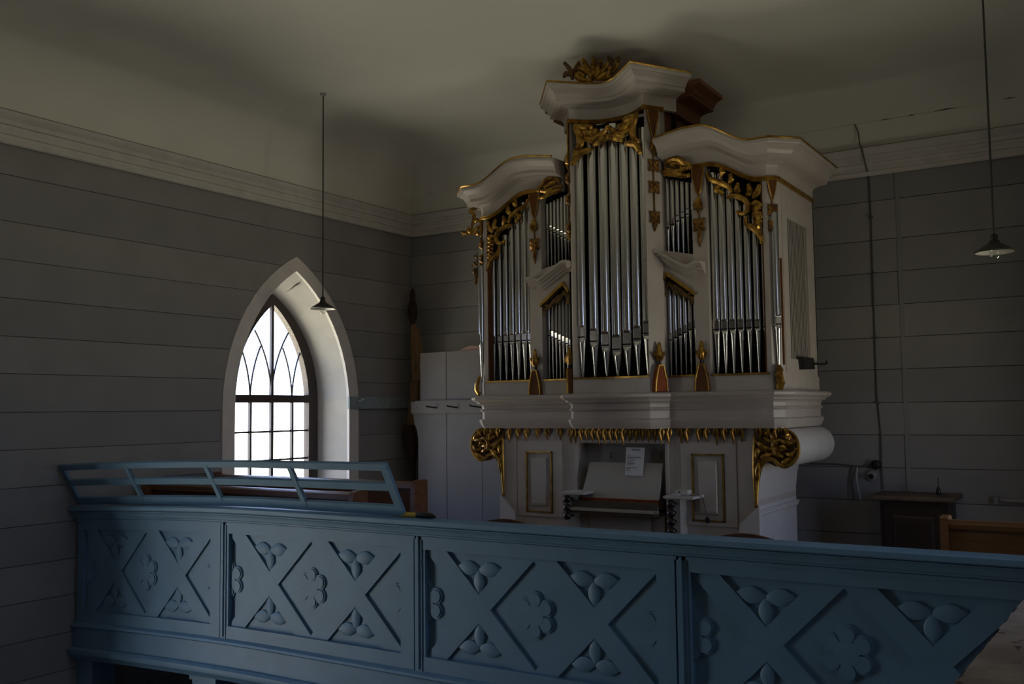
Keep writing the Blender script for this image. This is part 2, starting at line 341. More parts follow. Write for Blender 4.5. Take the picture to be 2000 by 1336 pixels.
# ------------------------------------------------------------------ windows
def window(idx, side, yc, sill, label):
    s = 1 if side == 'left' else -1; X0 = WX[side]
    root = bpy.data.objects.new('window_%d' % idx, None); COL.objects.link(root); root.location = (X0, yc, sill); ORG[root.name] = (X0, yc, sill)
    root['kind'] = 'structure'; root['label'] = label; root['category'] = 'window'
    X = lambda d: X0 - s*d
    def band(inner, outer, d0, d1, zb):
        a = inner.outline(yc, zb); o = outer.outline(yc, zb); n = len(a)
        v = [(X(d), y, z) for d in (d0, d1) for y, z in a] + [(X(d), y, z) for d in (d0, d1) for y, z in o]
        f = []
        for i in range(n-1):
            f += [(i, i+1, n+i+1, n+i), (2*n+i, 3*n+i, 3*n+i+1, 2*n+i+1), (i, 2*n+i, 2*n+i+1, i+1), (n+i, n+i+1, 3*n+i+1, 3*n+i)]
        f += [(0, n, 3*n, 2*n), (n-1, 3*n-1, 4*n-1, 2*n-1)]
        return B().add(v, f)
    obj('casing', band(A_OPEN, A_CASE, 0.02, -0.014, sill), 'casing_white', root)
    # splayed reveal
    a = A_OPEN.outline(yc, sill); o = A_FRAME.outline(yc, sill+0.05); n = len(a)
    v = [(X(0.019), y, z) for y, z in a] + [(X(0.33), y, z) for y, z in o] + [(X(0.33), y, z) for y, z in Arch(0.80, 1.70, 3.05).outline(yc, sill-0.05)]
    f = [(i, i+1, n+i+1, n+i) for i in range(n-1)] + [(i, 2*n+i, 2*n+i+1, i+1) for i in range(n-1)] + [(n+i, n+i+1, 2*n+i+1, 2*n+i) for i in range(n-1)] + [(0, n, 2*n-1, n-1)]
    obj('reveal', B().add(v, f), 'reveal_plaster', root)
    fr = obj('frame', band(A_GLASS, A_FRAME, 0.29, 0.36, sill+0.05), 'frame_brown', root)
    b = B().box(min(X(.29), X(.36)), max(X(.29), X(.36)), yc-0.6, yc+0.6, sill+0.03, sill+0.10); obj('sill_rail', b, 'frame_brown', root)
    b = B().box(min(X(.28), X(.35)), max(X(.28), X(.35)), yc-0.53, yc+0.53, 1.742, 1.816); obj('transom', b, 'frame_brown', root)
    wd = 0.012
    for y in (-0.268, 0, 0.268):
        r = 0.016 if y == 0 else wd
        b = B().box(min(X(.30), X(.33)), max(X(.30), X(.33)), yc+y-r, yc+y+r, sill+0.08, 1.75); obj('muntin', b, 'muntin_grey', root)
    b = B().box(min(X(.30), X(.33)), max(X(.30), X(.33)), yc-0.016, yc+0.016, 1.80, 2.70); obj('mullion', b, 'muntin_grey', root)
    z = 1.467; rows = [1.75]
    while z > sill+0.15:
        b = B().box(min(X(.305), X(.325)), max(X(.305), X(.325)), yc-0.48, yc+0.48, z-0.009, z+0.009); obj('muntin', b, 'muntin_grey', root); rows.append(z); z -= 0.272
    rows.append(sill+0.09)
    # interlacing tracery: each bar repeats the curve of the frame
    Rg, wg, sp = A_GLASS.R, A_GLASS.w, 1.79
    def curve(shift, sgn, ymin=-9, ymax=9):
        pts = []
        for i in range(25):
            zz = sp + (A_GLASS.ap-sp)*i/24
            y = sgn*((wg-Rg) + math.sqrt(max(0, Rg*Rg-(zz-1.75)**2))) + shift
            if abs(y) > A_GLASS.half(zz)+0.01: break
            if not (ymin <= y <= ymax): break
            pts.append((X(.315), yc+y, zz))
        return pts
    for sh, sg, lo, hi in ((-wg, 1, -9, 9), (wg, -1, -9, 9), (-wg*1.56, 1, -9, 9), (wg*1.56, -1, -9, 9), (wg*0.44, -1, -9, -0.123), (-wg*0.44, 1, 0.123, 9)):
        p = curve(sh, sg, lo, hi)
        if len(p) > 2: obj('tracery_bar', B().tube(p, 0.009, 6), 'muntin_grey', root)
    ys = [-0.478, -0.268, 0, 0.268, 0.478]
    for a_, b_ in zip(rows[1:], rows[:-1]):
        for k in range(4):
            obj('pane', B().box(min(X(.313), X(.317)), max(X(.313), X(.317)), yc+ys[k], yc+ys[k+1], a_, b_), 'window_glass', root, smooth=False)
    for sg in (-1, 1):
        zs = [1.78+(A_GLASS.ap-1.78)*i/12 for i in range(13)]
        poly = [(yc, 1.78)] + [(yc+sg*A_GLASS.half(z), z) for z in zs]
        obj('pane', B().prism(poly, 'x', X(.313), X(.317)), 'window_glass', root, smooth=False)
    return root
wlabels = ['bright pointed arch window with interlacing tracery in the white wall', 'tall pointed arch window of the nave in front of the gallery', 'unseen pointed arch window in the wall behind the plaster ledge, placed for its light']
for i, (d, y, s) in enumerate(WINDOWS): wn = window(i+1, d, y, s, wlabels[i]); win1 = wn if i == 0 else win1
for i, (y0_, y1_, z0_, z1_) in enumerate(ADDED_WINDOWS):
    lo = (XR, (y0_+y1_)/2, z0_)
    wr = bpy.data.objects.new('window_%d' % (4+i), None); COL.objects.link(wr); wr.location = lo; ORG[wr.name] = lo  # window_4 and window_5 are the added, unseen windows
    struct(wr, ('unseen narrow window added in the gallery side wall to light the organ flank', 'unseen small high window added to put highlights on the pipes')[i], 'window')
    for q in ((y0_, y0_+0.05, z0_, z1_), (y1_-0.05, y1_, z0_, z1_), (y0_, y1_, z0_, z0_+0.05), (y0_, y1_, z1_-0.05, z1_)):
        obj('frame', B().box(XR+0.30, XR+0.36, *q), 'frame_brown', wr)  # frame and pane of the added window
    obj('pane', B().box(XR+0.325, XR+0.329, y0_+0.05, y1_-0.05, z0_+0.05, z1_-0.05), 'window_glass', wr, smooth=False)
# crack in the plaster of the window head
oa, ob = A_OPEN.outline(6.56, 0.55), A_FRAME.outline(6.56, 0.60)
def on_reveal(i, t):
    k = int(i); f_ = i-k; lerp = lambda u, v_, s_: u+(v_-u)*s_
    y_ = lerp(lerp(oa[k][0], oa[k+1][0], f_), lerp(ob[k][0], ob[k+1][0], f_), t); z_ = lerp(lerp(oa[k][1], oa[k+1][1], f_), lerp(ob[k][1], ob[k+1][1], f_), t)
    return (XL-0.33*t, y_-0.001, z_-0.001)
obj('crack', B().tube([on_reveal(18.0, 0.12), on_reveal(17.9, 0.22), on_reveal(17.8, 0.30), on_reveal(17.75, 0.5), on_reveal(17.6, 0.62)], [0.002, 0.006, 0.006, 0.002, 0.001], 6), 'joint_dark', win1)
# pale blue board on the wall between window and corner
b = B().box(XL-0.005, XL+0.022, 7.29, 8.29, 1.675, 1.80)
bo = tag(obj('wall_board', b, 'blue_pale', org=(XL, 7.8, 1.675)), 'pale blue board fixed to the wall beside the arched window', 'board')
b = B().tube([(XL+0.02, 7.42, 1.755), (XL+0.06, 7.43, 1.762), (XL+0.085, 7.44, 1.775)], [0.008, 0.007, 0.008], 8); obj('peg', b, 'plastic_white', bo)

# ------------------------------------------------------------------ gallery front
def sag(x): return -0.07*max(0, (-4.6-x)/2.0)**1.6
def S(b): return b.xform(lambda x, y, z: (x, y, z+sag(x)))
def seg_box(b, x0, x1, y0, y1, z0, z1, n=None):
    n = n or max(1, int((x1-x0)/0.4))
    xs = [x0+(x1-x0)*i/n for i in range(n+1)]
    v = [(x, y, z) for x in xs for (y, z) in ((y0, z0), (y1, z0), (y1, z1), (y0, z1))]
    f = [(i*4+j, i*4+(j+1) % 4, (i+1)*4+(j+1) % 4, (i+1)*4+j) for i in range(n) for j in range(4)] + [(0, 1, 2, 3), (n*4+3, n*4+2, n*4+1, n*4)]
    return b.add(v, f)
GX0, GX1, GY = XL+0.01, XR-0.005, 4.33
xs_long = [GX0+(GX1-GX0)*i/30 for i in range(31)]
bal = thing('gallery_parapet', 'blue painted gallery front with carved lattice panels and rosettes', 'parapet', (-3.1, 4.40, -0.22))
def run(name, prof, mat='blue_paint'):
    return obj(name, S(B().sweep([(x, GY) for x in xs_long], prof)), mat, bal, angle=25)
run('cap', [(-0.045, 1.010), (0.060, 1.010), (0.068, 1.016), (0.068, 1.038), (0.060, 1.046), (-0.045, 1.046)])
run('cap_moulding', [(-0.02, 0.952), (0.020, 0.952), (0.022, 0.960), (0.030, 0.966), (0.034, 0.980), (0.044, 0.996), (0.052, 1.000), (0.053, 1.005), (0.042, 1.005), (0.042, 1.010), (-0.02, 1.010)])
run('frieze_board', [(-0.02, 0.930), (0.010, 0.930), (0.010, 0.947), (0.002, 0.947), (0.002, 0.952), (-0.02, 0.952)])
run('base_moulding', [(-0.05, 0.168), (0.02, 0.168), (0.034, 0.178), (0.03, 0.192), (0.01, 0.205), (-0.05, 0.205)])
run('fascia', [(-0.05, 0.03), (0.012, 0.03), (0.012, 0.168), (-0.05, 0.168)])
run('lower_moulding', [(-0.05, -0.06), (0.01, -0.06), (0.02, -0.045), (0.045, -0.02), (0.05, 0.0), (0.05, 0.015), (0.03, 0.03), (-0.05, 0.03)])
run('backing', [(-0.10, -0.05), (-0.045, -0.05), (-0.045, 1.0), (-0.10, 1.0)])
posts = [-6.60, -5.0, -3.40, -1.825, -0.25, 1.35]
def clip_poly(poly, x0, x1, z0, z1):
    def cut(P, inside, inter):
        out = []
        for i in range(len(P)):
            a, b_ = P[i], P[(i+1) % len(P)]
            if inside(a): out.append(a)
            if inside(a) != inside(b_): out.append(inter(a, b_))
        return out
    def ix(c): return lambda a, b_: (c, a[1]+(b_[1]-a[1])*(c-a[0])/(b_[0]-a[0]))
    def iz(c): return lambda a, b_: (a[0]+(b_[0]-a[0])*(c-a[1])/(b_[1]-a[1]), c)
    for ins, it in ((lambda p: p[0] >= x0-1e-9, ix(x0)), (lambda p: p[0] <= x1+1e-9, ix(x1)), (lambda p: p[1] >= z0-1e-9, iz(z0)), (lambda p: p[1] <= z1+1e-9, iz(z1))):
        if poly: poly = cut(poly, ins, it)
    return poly
def flower(cx, cz, yb, yf, x0=-99, x1=99):
    """six petalled rosette, cut off at x0 / x1"""
    b = B(); k = 0
    for i in range(7):
        if i < 6: a = PI/2+i*PI/3; px, pz, rx = cx+0.075*math.cos(a), cz+0.079*math.sin(a), 0.046
        else: px, pz, rx = cx, cz, 0.066
        poly = [(px+rx*math.cos(2*PI*j/18), pz+rx*math.sin(2*PI*j/18)) for j in range(18)]
        top = [(px+(rx-0.010)*math.cos(2*PI*j/18), pz+(rx-0.010)*math.sin(2*PI*j/18)) for j in range(18)]
        poly = clip_poly(poly, x0, x1, -9, 9); top = clip_poly(top, x0, x1, -9, 9)
        if len(poly) < 3 or len(top) < 3: continue
        yt = yf-0.0003*i
        b.prism(poly, 'y', yb, yt+0.006); b.prism(top, 'y', yt, yt+0.007)
    return b
def leaf_poly(cx, cz, ang, L_, W_):
    pts = []
    for t, wv in ((0, .25), (.15, .62), (.35, .95), (.5, 1), (.68, .85), (.85, .45), (1, 0)):
        pts.append((t*L_, wv*W_))
    pts = pts + [(t, -q) for t, q in pts[-2::-1]]
    ca, sa = math.cos(ang), math.sin(ang)
    return [(cx+x*ca-z*sa, cz+x*sa+z*ca) for x, z in pts]
def domed(poly, y_back, y_front, inset=0.72):
    """raised carving with sloping sides"""
    cx = sum(p[0] for p in poly)/len(poly); cz = sum(p[1] for p in poly)/len(poly); n = len(poly)
    b = B()
    i2 = [(cx+(x-cx)*inset, cz+(z-cz)*inset) for x, z in poly]; i1 = [(cx+(x-cx)*0.96, cz+(z-cz)*0.96) for x, z in poly]
    v = [(x, y_back, z) for x, z in poly] + [(x, y_front+(y_back-y_front)*0.35, z) for x, z in i1] + [(x, y_front, z) for x, z in i2]
    f = [(i, (i+1) % n, n+(i+1) % n, n+i) for i in range(n)] + [(n+i, n+(i+1) % n, 2*n+(i+1) % n, 2*n+i) for i in range(n)]
    f += [tuple(range(n)), tuple(range(3*n-1, 2*n-1, -1))]
    return b.add(v, f)
YFIELD, YSTRAP = 4.358, 4.343
for k in range(len(posts)-1):
    pa, pb = posts[k], posts[k+1]
    x0, x1 = pa+0.045, min(pb-0.13, GX1-0.001)
    X0f, X1f, Z0f, Z1f = pa+0.05 if k else pa+0.10, pb-0.125, 0.285, 0.875
    xm = min(pb, GX1)
    # frame round the field
    b = B(); seg_box(b, pa+0.03, xm-0.03 if pb < GX1 else xm, 4.325, 4.372, Z1f, 0.95); obj('panel_rail', S(b), 'blue_paint', bal)
    b = B(); seg_box(b, pa+0.03, xm-0.03 if pb < GX1 else xm, 4.325, 4.372, 0.205, Z0f); obj('panel_rail', S(b), 'blue_paint', bal)
    b = B().box(pa+0.03, X0f, 4.326, 4.372, Z0f, Z1f); obj('panel_stile', S(b), 'blue_paint', bal)
    if pb < GX1:
        b = B().box(X1f, pb-0.03, 4.326, 4.372, Z0f, Z1f); obj('panel_stile', S(b), 'blue_paint', bal)
        b = B().box(pb-0.018, pb+0.030, 4.320, 4.372, 0.205, 0.95); b.box(pb-0.002, pb+0.012, 4.312, 4.322, 0.215, 0.945)
        obj('post', S(b), 'blue_paint', bal)
    b = B(); seg_box(b, X0f, min(X1f, GX1), YFIELD, YFIELD+0.02, Z0f, Z1f); field = obj('panel_field', S(b), 'blue_paint', bal)
    W = X1f-X0f; zc = (Z0f+Z1f)/2; hw = 0.075; sl = (Z1f-Z0f)/2
    cen = [X0f+W/4, X0f+3*W/4]
    run_ = W/4-0.0     # each strap climbs from the edge of a cross to the next corner
    for cx in cen:
        for sg in (1, -1):
            e = (Z1f-Z0f)/2+0.05; r_ = e*(W/4)/((Z1f-Z0f)/2)*0.83
            poly = [(cx-sg*r_-hw, zc-e), (cx-sg*r_+hw, zc-e), (cx+sg*r_+hw, zc+e), (cx+sg*r_-hw, zc+e)]
            poly = clip_poly(poly, X0f, min(X1f, GX1-0.002), Z0f, Z1f)
            if len(poly) > 2: obj('lattice_strap', S(B().prism(poly, 'y', YSTRAP+(0.0006 if sg > 0 else 0), YFIELD+0.002)), 'blue_paint', bal, smooth=False)
        for sg in (1, -1):
            bx = zc+sg*0.205
            for ang, L_, W_ in ((-sg*PI/2, 0.135, 0.036), (sg*0.10, 0.142, 0.040), (PI-sg*0.10, 0.142, 0.040)):
                poly = leaf_poly(cx, bx, ang, L_, W_)
                if max(p[0] for p in poly) < GX1: obj('carved_leaf', S(domed(poly, YFIELD, YFIELD-0.014)), 'blue_paint', bal)
    fx = X0f+W/2
    if fx+0.12 < GX1: obj('carved_rosette', S(flower(fx, zc, YFIELD+0.001, YFIELD-0.014)), 'blue_paint', bal)
    for ex, sd in ((X0f, 1), (X1f, -1)):
        if ex < GX1: obj('carved_rosette', S(flower(ex-sd*0.012, zc, YFIELD+0.001, YFIELD-0.014, min(ex, ex+sd*0.3), max(ex, ex+sd*0.3))), 'blue_paint', bal)
# leaning hymn book rail on top of the parapet
def lean(x, t): # t 0 at the cap, 1 at the top bar
    return (x, 4.335-0.165*t, 1.052+0.272*t+sag(x)*(1-0.25*t)+0.02*(x+6.6)/3.0*t)
rail = thing('book_rail', 'leaning blue rail of thin bars standing on the gallery front', 'railing', (-5.05, 4.335, 1.05))
def bar(name, x0, x1, t0, t1, th=0.022, n=8):
    b = B(); xs = [x0+(x1-x0)*i/n for i in range(n+1)]; v = []
    for x in xs:
        p0, p1 = Vector(lean(x, t0)), Vector(lean(x, t1)); nrm = Vector((0, -0.857, -0.515))*th
        v += [p0, p1, p1-nrm, p0-nrm]
    f = [(i*4+j, i*4+(j+1) % 4, (i+1)*4+(j+1) % 4, (i+1)*4+j) for i in range(n) for j in range(4)] + [(0, 1, 2, 3), (n*4+3, n*4+2, n*4+1, n*4)]
    return obj(name, b.add(v, f), 'blue_paint', rail, smooth=False)
RX0, RX1 = -6.59, -3.50
bar('bottom_bar', RX0, RX1, 0.0, 0.19); bar('middle_bar', RX0, RX1, 0.50, 0.64); bar('top_bar', RX0, RX1, 0.90, 1.03)
for x in (-6.59, -5.84, -5.03, -4.28, -3.545):
    wd = 0.05 if x in (-6.59, -3.545) else 0.034
    b = B(); v = []
    for t in (0.10, 0.95):
        for dx in (0, wd):
            p = Vector(lean(x+dx, t)); nn = Vector((0, -0.857, -0.515))
            v += [p+nn*0.003, p-nn*0.019]
    b.add(v, [(0, 2, 3, 1), (4, 5, 7, 6), (0, 4, 6, 2), (1, 3, 7, 5), (0, 1, 5, 4), (2, 6, 7, 3)]); obj('upright', b, 'blue_paint', rail, smooth=False)
# columns carrying the gallery
def column(x, w_, label):
    c = thing('gallery_column', label, 'column', (x, 4.47, ZN))
    b = B().box(x-w_/2, x+w_/2, 4.40, 4.40+w_, ZN, -0.165+sag(x)); obj('shaft', b, 'blue_paint', c)
    b = B(); zt = -0.061+sag(x)
    for e, z0, z1 in ((0.012, -0.11, -0.08), (0.03, -0.08, -0.05), (0.05, -0.05, 0.0)):
        b.box(x-w_/2-e, x+w_/2+e, 4.40-e*0.5, 4.40+w_+e, zt+z0, zt+z1)
    obj('capital', b, 'blue_paint', c)
    b = B().box(x-w_/2-0.03, x+w_/2+0.03, 4.37, 4.43+w_, ZN, ZN+0.2); obj('plinth', b, 'blue_paint', c)
column(-5.25, 0.16, 'blue column with stepped capital under the gallery front')
b = B().box(XL, -6.42, 4.36, 4.55, ZN, -0.13); tag(obj('wall_pilaster', b, 'blue_paint', org=(-6.5, 4.4, ZN)), 'blue pilaster against the boarded wall under the gallery', 'pilaster')

# ------------------------------------------------------------------ the organ
CX = -3.37
organ = thing('pipe_organ', 'white and gilt church organ with carved pipe shades and swan neck cornices', 'organ', (CX, 6.85, 0))
def O(name, b, mat, parent=None, **kw): return obj(name, b, mat, parent or organ, **kw)
def H(pts): return [(CX+p[0],) + tuple(p[1:]) for p in pts]
SAG_C, SAG_L = 0.17, 0.07      # hollow of the crown and of the pipe front
DXC = 0.03        # the centre tower stands a little off the axis
def hollow(s): return [(DXC-0.325+0.65*i/12, 6.65+s*(1-((-0.325+0.65*i/12)/0.325)**2)) for i in range(13)]
arc, arc_low = hollow(SAG_C), hollow(SAG_L)
PLAN = [(-1.30, 7.80), (-1.30, 6.86), (-1.24, 6.80), (-0.395, 6.80), (-0.38, 6.775)] + arc_low + [(0.43, 6.775), (0.445, 6.80), (1.24, 6.80), (1.30, 6.86), (1.30, 7.80)]
PATH = H(PLAN)
def carve(name, lists, y, sg=1, r=0.016, sq=0.8, mat='gold', knobs=(), parent=None):
    b = B()
    for l in lists:
        n = len(l); P = []
        # finer path
        for i in range(n-1):
            for t in (0, 0.5): P.append((l[i][0]+(l[i+1][0]-l[i][0])*t, l[i][1]+(l[i+1][1]-l[i][1])*t))
        P.append(l[-1]); m_ = len(P)
        for _ in range(1):
            P = [P[0]] + [((P[i-1][0]+2*P[i][0]+P[i+1][0])/4, (P[i-1][1]+2*P[i][1]+P[i+1][1])/4) for i in range(1, m_-1)] + [P[-1]]
        rr = [r*(0.55+0.7*math.sin(PI*(j+0.6)/(m_+0.2))) for j in range(m_)]
        b.tube([(CX+sg*x, y-0.012*math.sin(PI*j/(m_-1)), z) for j, (x, z) in enumerate(P)], rr, 7, ((0, 1, 0), sq))
        # curled tips
        b.ball((CX+sg*P[-1][0], y-0.008, P[-1][1]), r*0.85, (1, 0.8, 1), 8, 5)
    for x, z, rk in knobs: b.ball((CX+sg*x, y-0.01, z), rk, (1, 0.8, 1), 8, 5)
    return O(name, b, mat, parent)
# --- lower case
Y0, Y1 = 6.85, 7.80
OL, OR_ = -0.385, 0.39      # console opening
for sg in (-1, 1):
    xa, xb = (-1.09, OL) if sg < 0 else (OR_, 1.09)
    b = B().box(CX+xa, CX+xb, Y0, Y1, 0.0, 1.50); base = O('lower_case_side', b, 'organ_paint')
    # framed panel with a gilt bead
    pa, pb = (-0.95, -0.52) if sg < 0 else (0.51, 0.94)
    za, zb = 0.775, 1.39
    for q in ((pa, pa+0.085, za, zb), (pb-0.085, pb, za, zb), (pa+0.085, pb-0.085, zb-0.085, zb), (pa+0.085, pb-0.085, za, za+0.03)):
        O('door_rail', B().box(CX+q[0], CX+q[1], Y0-0.012, Y0, q[2], q[3]), 'organ_paint', base)
    ga, gb, gz0, gz1 = pa+0.085, pb-0.095, za+0.03, zb-0.085
    for q in ((ga, ga+0.012, gz0, gz1), (gb-0.012, gb, gz0, gz1), (ga, gb, gz1-0.012, gz1), (ga, gb, gz0, gz0+0.012)):
        O('gilt_bead', B().box(CX+q[0], CX+q[1], Y0-0.018, Y0-0.004, q[2], q[3]), 'gold_trim', base)
    b = domed([(CX+ga+0.05, gz0+0.05), (CX+gb-0.05, gz0+0.05), (CX+gb-0.05, gz1-0.05), (CX+ga+0.05, gz1-0.05)], Y0, Y0-0.02, 0.86); O('raised_panel', b, 'organ_paint', base, smooth=False)
    e0 = -1.09 if sg < 0 else 0.955
    O('corner_stile', B().box(CX+e0, CX+e0+0.135, Y0-0.015, Y0, 0.0, 1.40), 'organ_paint', base)
    # sloping skirt at the foot of the corner
    x_in, x_out = sg*0.96, sg*1.11
    O('corner_skirt', B().prism([(CX+x_in, 0.0), (CX+x_in, 0.80), (CX+x_out, 0.94), (CX+x_out, 0.0)], 'y', Y0-0.035, Y0+0.02), 'organ_paint_side', base, smooth=False)
    # rolled bracket carrying the overhang: S-shaped section run back along the case
    cxr, czr, rr = 1.27, 1.355, 0.137
    sec = [(1.08, 1.49)] + [(cxr+rr*math.cos(a), czr+rr*math.sin(a)) for a in [PI/2-PI*1.28*i/14 for i in range(15)]]
    sec += [(1.225, 1.268), (1.195, 1.280), (1.155, 1.258), (1.125, 1.20), (1.105, 1.12), (1.093, 1.02), (1.087, 0.93), (1.08, 0.93)]
    b = B().prism([(CX+sg*x, z) for x, z in sec], 'y', Y0+0.012, Y1); O('rolled_bracket', b, 'organ_paint_side', base, angle=40)
    b = B().prism([(CX+sg*x, z) for x, z in sec], 'y', Y0-0.016, Y0+0.012); gp = O('bracket_face', b, 'gold_old', base, angle=40)
    SCR = [[(1.281,1.491),(1.35,1.476),(1.392,1.428),(1.407,1.36),(1.398,1.297),(1.352,1.243),(1.297,1.217),(1.254,1.241),(1.23,1.27),(1.195,1.279),(1.154,1.259),(1.117,1.209),(1.10,1.109),(1.09,0.94)],[(1.086,1.436),(1.086,1.307),(1.082,1.158),(1.082,0.935)],[(1.088,1.406),(1.123,1.387),(1.157,1.347),(1.176,1.318)],[(1.208,1.358),(1.247,1.344),(1.297,1.344)],[(1.216,1.319),(1.256,1.309),(1.295,1.29)],[(1.269,1.407),(1.318,1.393),(1.372,1.394)],[(1.306,1.32),(1.349,1.301),(1.385,1.345)],[(1.274,1.241),(1.314,1.262),(1.364,1.292)],[(1.119,1.278),(1.166,1.298),(1.206,1.309)],[(1.241,1.481),(1.24,1.442)],[(1.176,1.481),(1.175,1.431)],[(1.31,1.466),(1.339,1.427)],[(1.122,1.357),(1.105,1.317),(1.099,1.258)],[(1.16,1.43),(1.20,1.40),(1.24,1.41),(1.25,1.38)],[(1.30,1.44),(1.35,1.42),(1.38,1.40)],[(1.13,1.33),(1.17,1.36),(1.20,1.34)]]
    carve('carved_rim', SCR[:2], Y0-0.018, sg, 0.0125, 1.0, 'gold_trim', parent=gp)
    carve('carved_acanthus', SCR[2:], Y0-0.018, sg, 0.0175, 1.0, 'gold', parent=gp)
    carve('carved_acanthus', [[(1.27+0.055*math.cos(t), 1.36+0.055*math.sin(t)) for t in (0.3, 1.2, 2.1, 3.0, 3.9, 4.8)], [(1.27, 1.36), (1.30, 1.37), (1.31, 1.35)], [(1.20, 1.46), (1.23, 1.43), (1.21, 1.40)], [(1.34, 1.45), (1.36, 1.42), (1.34, 1.40)], [(1.13, 1.22), (1.15, 1.27), (1.19, 1.30)], [(1.10, 1.12), (1.105, 1.2), (1.12, 1.26)]], Y0-0.026, sg, 0.013, 1.0, 'gold', parent=gp)
# side moulding and door on the right flank
for sg in (-1, 1):
    X_ = CX+sg*1.09
    b = B().sweep([(X_, Y0), (X_, Y1)] if sg < 0 else [(X_, Y0), (X_, Y1)], [(0, 0.86), (0.012, 0.862), (0.02, 0.872), (0.014, 0.885), (0.028, 0.892), (0.024, 0.902), (0, 0.905)]) if sg > 0 else B().sweep([(X_, Y1), (X_, Y0)], [(0, 0.86), (0.02, 0.872), (0.028, 0.892), (0, 0.905)])
    O('side_moulding', b, 'organ_paint_side')
b = B().box(CX+1.085, CX+1.092, Y0+0.004, Y1-0.004, 0.0, 0.935); fl = O('flank', b, 'organ_paint_side')
b = B().box(CX+1.09, CX+1.098, 7.16, 7.7, 0.05, 0.70); O('flank_door', b, 'organ_paint_side', fl)
b = B().box(CX+1.096, CX+1.106, 7.36, 7.62, 0.2, 0.50); O('flank_door_panel', b, 'organ_paint_side', fl)
# console bay
O('console_header', B().box(CX+OL, CX+OR_, Y0, Y1, 1.385, 1.50), 'organ_paint')
O('console_back', B().box(CX+OL, CX+OR_, 7.02, 7.06, 0.0, 1.385), 'desk_paint')
for xa in (OL-0.02, OR_-0.005): O('opening_bead', B().box(CX+xa, CX+xa+0.025, Y0-0.016, Y0+0.01, 0.62, 1.40), 'organ_paint')
O('opening_bead', B().box(CX+OL, CX+OR_, Y0-0.016, Y0+0.01, 1.378, 1.402), 'organ_paint')
b = B().add([(CX-0.315, 6.775, 0.952), (CX+0.352, 6.775, 0.952), (CX+0.345, 6.87, 1.225), (CX-0.28, 6.87, 1.225),
             (CX-0.315, 6.787, 0.946), (CX+0.352, 6.787, 0.946), (CX+0.345, 6.882, 1.222), (CX-0.28, 6.882, 1.222)],
            [(0, 1, 2, 3), (7, 6, 5, 4), (0, 4, 5, 1), (1, 5, 6, 2), (2, 6, 7, 3), (3, 7, 4, 0)])
desk = O('music_desk', b, 'desk_paint', smooth=False)
O('desk_lip', B().box(CX-0.315, CX+0.352, 6.755, 6.79, 0.935, 0.953), 'ornament_red', desk)
for hx in (-0.165, 0.275):
    for dz in (1.285, 1.262): O('hinge_screw', B().box(CX+hx-0.006, CX+hx+0.006, 7.012, 7.022, dz-0.005, dz+0.005), 'knob_black')
O('key_cover', B().box(CX-0.36, CX+0.37, 6.70, 7.02, 0.885, 0.935), 'shelf_dark')
O('key_slip', B().box(CX-0.37, CX+0.375, 6.64, 6.72, 0.862, 0.882), 'desk_paint')
O('key_bed', B().box(CX-0.36, CX+0.37, 6.66, 7.02, 0.838, 0.862), 'shelf_dark')
O('knee_panel', B().box(CX-0.24, CX+0.28, 6.78, 6.80, 0.45, 0.838), 'desk_paint')
O('knee_side', B().box(CX-0.37, CX-0.24, 6.80, 6.82, 0.45, 0.838), 'desk_paint'); O('knee_side', B().box(CX+0.28, CX+0.38, 6.80, 6.82, 0.45, 0.838), 'desk_paint')
for xa, xb, shelf, kn in ((-0.405, -0.335, (-0.41, -0.205), (0.944, 0.878, 0.815)), (0.465, 0.545, (0.455, 0.69), (0.941, 0.876, 0.812, 0.745))):
    O('stop_jamb', B().box(CX+xa, CX+xb, 6.72, 6.85, 0.64, 0.985), 'desk_paint')
    O('console_shelf', B().box(CX+shelf[0], CX+shelf[1], 6.62, 6.85, 0.985, 1.003), 'organ_paint_side')
    for z in kn:
        xk = CX+(xa+xb)/2
        b = B().lathe([(0.004, 0.0), (0.020, 0.004), (0.031, 0.016), (0.033, 0.03), (0.024, 0.045), (0.012, 0.06), (0.011, 0.11)], 14)
        b.xform(lambda x, y, zz, z=z, xk=xk: (xk+x, 6.62+zz, z+y)); O('stop_knob', b, 'knob_black')
# --- entablature
EPROF = [(-0.05, 1.50), (0.004, 1.50), (0.014, 1.512), (0.030, 1.545), (0.034, 1.558), (0.026, 1.566), (0.008, 1.572), (0.008, 1.628), (0.020, 1.634), (0.028, 1.642), (0.020, 1.652),
         (0.010, 1.656), (0.014, 1.682), (0.026, 1.694), (0.050, 1.702), (0.056, 1.714), (0.076, 1.722), (0.094, 1.736), (0.098, 1.752), (0.085, 1.762), (0.05, 1.768), (-0.05, 1.775)]
O('entablature', B().sweep(PATH, EPROF), 'organ_paint', angle=22)
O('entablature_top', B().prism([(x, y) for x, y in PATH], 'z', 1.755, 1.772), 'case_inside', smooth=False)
O('entablature_soffit', B().prism([(x, y) for x, y in PATH], 'z', 1.495, 1.51), 'organ_paint', smooth=False)
O('plinth_band', B().sweep(PATH, [(-0.03, 1.766), (0.004, 1.766), (0.004, 1.882), (-0.03, 1.882)]), 'organ_paint', angle=22)
for a_, b_ in ((-1.235, -0.79), (-0.655, -0.42), (0.42, 0.655), (0.79, 1.22)):
    O('gilt_strip', B().box(CX+a_, CX+b_, 6.787, 6.83, 1.880, 1.895), 'gold_trim')
O('gilt_strip', B().sweep(H(arc_low), [(-0.03, 1.880), (0.012, 1.880), (0.012, 1.895), (-0.03, 1.895)]), 'gold_trim')
